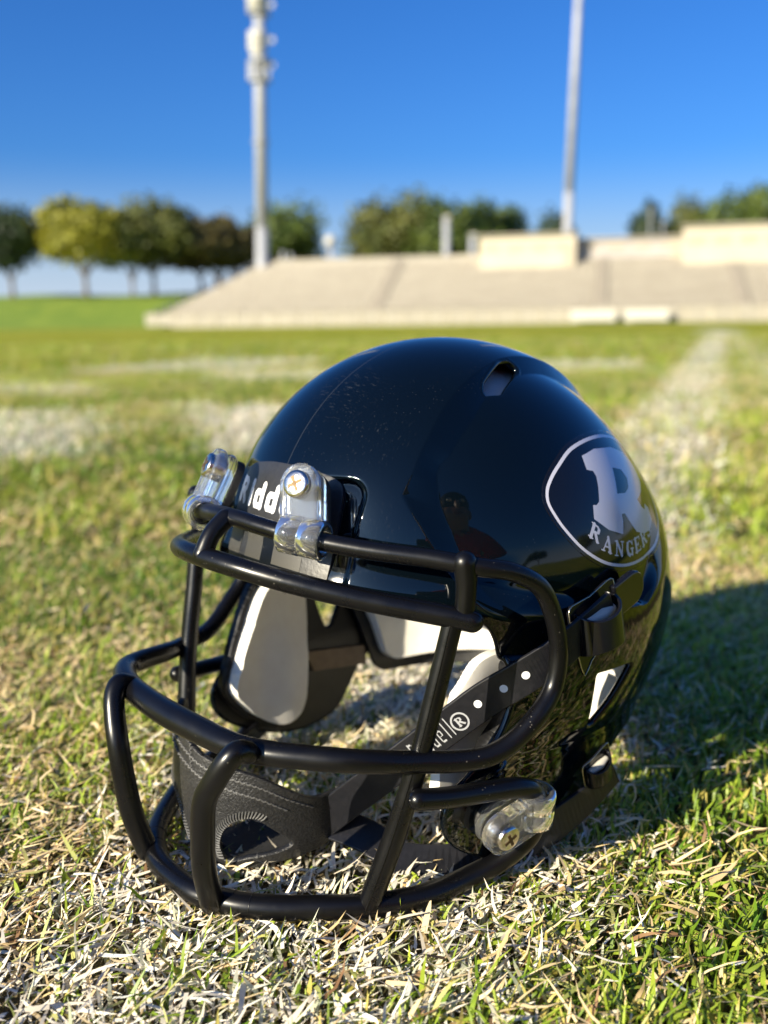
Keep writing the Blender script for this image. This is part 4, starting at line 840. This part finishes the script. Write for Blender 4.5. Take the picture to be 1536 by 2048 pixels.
# --- buckles with tail of the strap
def buckle(c, xd, nd, up, sc, s):
    o = Vector(c); z = Vector(nd).normalized(); x = (Vector(xd) - z * z.dot(Vector(xd))).normalized(); y = z.cross(x)
    if y.z < 0: y = -y; 
    P = lambda a, b, h: tuple(o + x * a * sc + y * b * sc + z * h * sc)
    # plate with notched corner
    pl = MB(); out = [(-10, -7), (-10.8, 4), (-9.4, 5.6), (-2, 6.6), (6, 9.4), (8.4, 9.2), (9.6, -5.2), (8.6, -6.6), (4, -7), (-4, -11), (-7.5, -14.5), (-9, -9)]
    n = len(out); V = [P(a, b, 0) for a, b in out] + [P(a, b, 1.1) for a, b in out]; F = [tuple(range(n)), tuple(range(n, 2 * n))] + [(i, (i + 1) % n, n + (i + 1) % n, n + i) for i in range(n)]
    pb = hpart('strap_buckle', V, F, M_buckle, H, False, 'glossy black buckle on the shell side'); bm = bmesh.new(); bm.from_mesh(pb.data); bmesh.ops.recalc_face_normals(bm, faces=bm.faces); bm.to_mesh(pb.data); bm.free(); bevel(pb, .00025, 2)
    rim = [Vector(P(a, b, 1.15)) for a, b in out]; Vt, Ft = tube(np.array([tuple(v) for v in spline(np.array([tuple(r_) for r_ in rim]), 2, True)]), .22, True, 8); hpart('buckle_rim', Vt, Ft, M_buckle_rim, pb)
    # bulging loop the strap passes through
    V = []; F = []; m_ = 20
    for j, b in enumerate((-7.6, -7.3, 4.2, 4.6)):
        for i in range(m_ + 1):
            t = math.pi * i / m_; a = -8.4 * math.cos(t) - .6; h = 6.6 * math.sin(t) ** .8
            bb = b - (3.4 * math.sin(t) if j > 1 else 0)
            V.append(P(a, bb + (.15 * a if j > 1 else 0.1 * a), 1 + h))
    k = m_ + 1
    for j in range(3):
        for i in range(m_): F.append((j * k + i, j * k + i + 1, (j + 1) * k + i + 1, (j + 1) * k + i))
    lo = hpart('buckle_loop', V, F, M_buckle, pb); sm_ = lo.modifiers.new('t', 'SOLIDIFY'); sm_.thickness = 1.0 * sc * mm; sm_.offset = -1; sm_.use_even_offset = True
    V2, F2 = tube(np.array([P(-6, .5, 2.2), P(0, 1, 2.6), P(5, 1.6, 2.2)]), [1.6 * sc, 2.4 * sc, 1.6 * sc], n=14); hpart('buckle_stud', V2, F2, mat('stud_ivory', (.5, .48, .42), .4), pb)
for s in (1, -1):
    buckle((26.0, s * 64.3, 71.4), (-1, 0, .04), (.10, s, .16), 1, .92, s)
    tl_o = slab(round_end(4.8, 0, 8.5), 2.0, (Vector((18.5, s * 65.0, 74.0)), Vector((.28, 0, .96)), Vector((-.96, 0, .28)), Vector((0, 1, 0)) if s > 0 else Vector((0, -1, 0))), 'strap_tail', M_buckle, H, .6)
buckle((13, 58.5, 24), (-1, 0, .3), (.12, 1, -.1), 1, .55, 1)
# --- chin cup: curved leather piece with whip stitched cut-outs
CC = (75, -12); RCUP = 27.
def cupmap(A, Z, o=0.):
    a = np.radians(A); r = RCUP + o - .06 * np.maximum(Z - 22, 0) ** 1.2 - .10 * np.maximum(10 - Z, 0) ** 1.1 ; return np.stack([CC[0] + r * np.cos(a), CC[1] + r * np.sin(a), Z], -1)
CUP = spline(np.array([(-52, 38), (-30, 37), (-3, 34.6), (12, 32.4), (34, 30.4), (50, 28.4), (67, 24.2), (82, 20.5), (100, 20), (112, 19), (112, 9), (100, 7), (86, 5.2), (66, 4.2), (44, 2.2), (18, 1.2), (3, 1.8), (-2, 9.6), (-13, 15.6), (-29, 18), (-45, 20), (-56, 24)]), 5, True)
HOL = spline(np.array([(25, 4.0), (23.5, 8.2), (27, 12.4), (35, 16.0), (46, 17.0), (55, 14.4), (68, 8.8), (60, 6.8), (43, 5.2), (32, 3.6)]), 6, True)
kx = .47   # mm per degree on the cup
def cupf(A, Z):
    return np.minimum(poly_sd(A * kx, Z, CUP * np.array([kx, 1])), -poly_sd(A * kx, Z, HOL * np.array([kx, 1])))
V, T = None, None
A_, Z_ = np.meshgrid(np.arange(-60, 118, .9), np.arange(0, 40, .4), indexing='ij'); V, T = clip(cupmap(A_, Z_).reshape(-1, 3), grid_faces(*A_.shape), cupf(A_, Z_).reshape(-1)); T = orient(V, T, (75, -12, 18))
cup = hpart('chin_cup', V, np.ascontiguousarray(T), M_leather, H, label='black stitched leather chin cup'); s_ = cup.modifiers.new('thickness', 'SOLIDIFY'); s_.thickness = 1.8 * mm; s_.offset = -1
def stitches(path, step, length, r, o=.25, cross=False, parent=cup):
    """path in (angle, z); small raised threads"""
    Q = spline(np.array(path), 12); W = cupmap(Q[:, 0], Q[:, 1], o); s = np.concatenate([[0], np.cumsum(np.linalg.norm(np.diff(W, axis=0), axis=1))]); mb = MB(); u = 0
    T_ = np.gradient(Q * np.array([kx, 1]), axis=0); T_ /= np.linalg.norm(T_, axis=1)[:, None]
    while u + length < s[-1]:
        if not cross:
            q = [np.array([np.interp(u + length * t, s, Q[:, i]) for i in range(2)]) for t in (0, .5, 1)]; P = [cupmap(q[0][0], q[0][1], -.1), cupmap(q[1][0], q[1][1], o + .12), cupmap(q[2][0], q[2][1], -.1)]
        else:
            c = np.array([np.interp(u, s, Q[:, i]) for i in range(2)]); t = np.array([np.interp(u, s, T_[:, i]) for i in range(2)]); nn = np.array([-t[1], t[0]])
            d = nn * length / 2 + t * .35; P = [cupmap(c[0] + d[0] / kx, c[1] + d[1], -.1), cupmap(c[0], c[1], o + .3), cupmap(c[0] - d[0] / kx, c[1] - d[1], -.1)]
        V_, F_ = tube(np.array(P), r, n=6, cap=False); mb.add(V_, F_); u += step
    o_ = hpart('stitching', mb.v, mb.f, M_stitch, parent); o_['kind'] = 'stuff'
stitches([(-50, 34.5), (-30, 34), (-3, 31.8), (12, 29.8), (34, 27.8), (50, 25.8), (67, 21.6), (82, 17.8)], 1.6, 1.15, .3)
stitches([(-50, 31.5), (-30, 31), (-3, 28.6), (12, 26.6), (34, 24.6), (50, 22.6), (67, 18.4)], 1.6, 1.15, .3)
stitches([(2, 34.3), (4, 27.5)], 1.2, .9, .2)
stitches([(24, 4.2), (22.2, 8.2), (25.6, 13.2), (34, 17.0), (46, 18.2), (56, 16.0)], .85, 2.0, .26, .1, True)
stitches([(-45, 21.0), (-29, 19.1), (-13, 16.8), (-3.6, 10.4), (1, 4)], .85, 2.0, .26, .1, True)
A2, R2 = np.meshgrid(np.arange(-8, 100, 3.), np.arange(6, 26.4, 1.), indexing='ij')
zf = 2.6 + .0022 * (26 - R2) ** 2 + .05 * np.maximum(A2 - 40, 0)
P = np.stack([CC[0] + R2 * np.cos(np.radians(A2)), CC[1] + R2 * np.sin(np.radians(A2)), zf + .4], -1)
hpart('cup_floor', P.reshape(-1, 3), grid_faces(*A2.shape), M_rubber, cup)
# added strip, painted as tan ground reflection, inside the far rear edge
decal('reflection_strip', lambda X, Z: poly_sd(X, Z, [(2, 27), (30, 31), (27, 23.5), (2, 20)]), 0, 34, 18, 34, .6, lambda X, Z: on_side(X, Z, -1, -3.2), M_strip, H, .8)
# ------------------------------------------------------------------ the photographer crouching behind the phone (mirrored in the shell)
def photographer():
    r = empty('person', (.22, -.62, 0)); tag(r, 'person lying prone in red shirt and black trousers, mirrored in the black shell', 'person')
    J = {}; E_ = []; kinds = []
    def j(n, p, rad): J[n] = (Vector(p), rad)
    j('pelvis', (.30, -.98, .14), (.16, .12)); j('belly', (.275, -.80, .15), (.15, .11)); j('chest', (.235, -.56, .21), (.165, .12)); j('neckbase', (.19, -.40, .29), (.10, .08)); j('neck', (.165, -.34, .315), (.055, .055))
    j('head1', (.145, -.285, .345), (.072, .08)); j('head2', (.135, -.24, .375), (.078, .09)); j('head3', (.13, -.21, .40), (.06, .065))
    for s, t in ((-1, 'L'), (1, 'R')):
        j('sh' + t, (.20 + s * .17, -.42, .26), (.062, .062)); j('el' + t, (.19 + s * .26, -.26, .05), (.042, .042)); j('wr' + t, (.02 + s * .085, -.12, .08), (.028, .026))
        j('palm' + t, (.01 + s * .055, -.075, .10), (.026, .018))
        j('hip' + t, (.31 + s * .10, -1.06, .12), (.09, .09)); j('kn' + t, (.34 + s * .12, -1.42, .07), (.062, .062)); j('an' + t, (.36 + s * .13, -1.80, .06), (.042, .042)); j('toe' + t, (.36 + s * .13, -1.87, .02), (.035, .03))
    E_ = [('pelvis', 'belly'), ('belly', 'chest'), ('chest', 'neckbase'), ('neckbase', 'neck'), ('neck', 'head1'), ('head1', 'head2'), ('head2', 'head3')]
    for t in 'LR': E_ += [('neckbase', 'sh' + t), ('sh' + t, 'el' + t), ('el' + t, 'wr' + t), ('wr' + t, 'palm' + t), ('pelvis', 'hip' + t), ('hip' + t, 'kn' + t), ('kn' + t, 'an' + t), ('an' + t, 'toe' + t)]
    names = list(J); me = bpy.data.meshes.new('body_cage'); org = Vector((.22, -.62, 0))
    me.from_pydata([tuple(J[n][0] - org) for n in names], [(names.index(a), names.index(b)) for a, b in E_], [])
    o = link(bpy.data.objects.new('body_cage', me)); m = o.modifiers.new('skin', 'SKIN'); o.modifiers.new('s', 'SUBSURF').levels = 2
    sv = me.skin_vertices[0].data
    for i, n in enumerate(names): sv[i].radius = J[n][1]; sv[i].use_root = (n == 'pelvis')
    bpy.context.view_layer.update(); dg = bpy.context.evaluated_depsgraph_get(); nm = bpy.data.meshes.new_from_object(o.evaluated_get(dg)); bpy.data.objects.remove(o)
    body = link(bpy.data.objects.new('body', nm)); body.parent = r
    mats = [noisy('red_shirt', (.55, .012, .012), (.62, .02, .02), 60, .75, .2), noisy('black_trousers', (.012, .012, .015), (.02, .02, .024), 60, .8, .2), noisy('skin', (.42, .24, .16), (.48, .28, .19), 30, .45, .1), noisy('dark_hair', (.010, .008, .007), (.02, .015, .012), 200, .5, .5)]
    for mm_ in mats: nm.materials.append(mm_)
    reg = {'head1': 2, 'head2': 2, 'head3': 2, 'neck': 2, 'palmL': 2, 'palmR': 2, 'wrL': 2, 'wrR': 2, 'hipL': 1, 'hipR': 1, 'knL': 1, 'knR': 1, 'anL': 1, 'anR': 1, 'pelvis': 1, 'toeL': 1, 'toeR': 1}
    for p in nm.polygons:
        c = Vector(p.center) + org; n = min(names, key=lambda k: (J[k][0] - c).length / max(J[k][1])); p.material_index = reg.get(n, 0); p.use_smooth = True
    def blob(name, c, rr, m, par=r, rot=None):
        V, F = [], []; n1, n2 = 14, 20
        for i in range(n1 + 1):
            for k in range(n2):
                a, b = math.pi * i / n1, 2 * math.pi * k / n2; v = Vector((rr[0] * math.sin(a) * math.cos(b), rr[1] * math.sin(a) * math.sin(b), rr[2] * math.cos(a)))
                if rot: v = rot @ v
                V.append(tuple(v + Vector(c) + Vector((-.065, .09, -.13)) - org))
        for i in range(n1):
            for k in range(n2): F.append((i * n2 + k, i * n2 + (k + 1) % n2, (i + 1) * n2 + (k + 1) % n2, (i + 1) * n2 + k))
        return mesh(name, V, F, m, par)
    blob('hair', (.205, -.372, .565), (.088, .10, .082), mats[3]); blob('hair', (.21, -.42, .53), (.08, .07, .09), mats[3])
    for s in (-1, 1):
        blob('ear', (.20 + s * .084, -.36, .51), (.012, .02, .032), mats[2]); blob('eye', (.195 + s * .032, -.263, .535), (.013, .010, .009), mat('eye_white', (.7, .68, .65), .2)); blob('eyebrow', (.195 + s * .032, -.258, .556), (.02, .006, .004), mats[3])
    blob('nose', (.195, -.252, .505), (.012, .016, .024), mats[2]); blob('mouth', (.197, -.268, .468), (.024, .008, .006), mat('lips', (.3, .09, .08), .4))
    # fingers closing round the phone
    for s, t in ((-1, 'L'), (1, 'R')):
        for k in range(4):
            z = .128 - k * .017; L_ = (.92, 1, .95, .78)[k]; b = Vector((.01 + s * .056, -.07, z))
            P = [b, b + Vector((-s * .004, .022 * L_, 0)), b + Vector((-s * .010, .040 * L_ , -.001)), b + Vector((-s * .026, .044 * L_, -.002))]
            V, F = tube(spline(np.array([tuple(q - org) for q in P]), 5), .0078, n=12); mesh('finger', V, F, mats[2], body)
        b = Vector((.01 + s * .05, -.09, .12)); P = [b, b + Vector((-s * .012, .02, .022)), b + Vector((-s * .026, .032, .030))]
        V, F = tube(spline(np.array([tuple(q - org) for q in P]), 5), .0092, n=12); mesh('thumb', V, F, mats[2], body)
    ph = empty('phone', (0, -.038, .012)); ph.rotation_euler[0] = R(-PITCH); tag(ph, 'black phone held upright on the grass by the person lying behind it', 'phone')
    b = MB(); b.box((.012, 0, .075), (.074, .008, .15)); bo = b.build('phone_case', M_buckle, ph); bevel(bo, .003, 3); b = MB(); b.box((.012, -.0042, .075), (.068, .0006, .143)); b.build('screen', mat('screen_glass', (.02, .02, .025), .05), ph)
photographer()
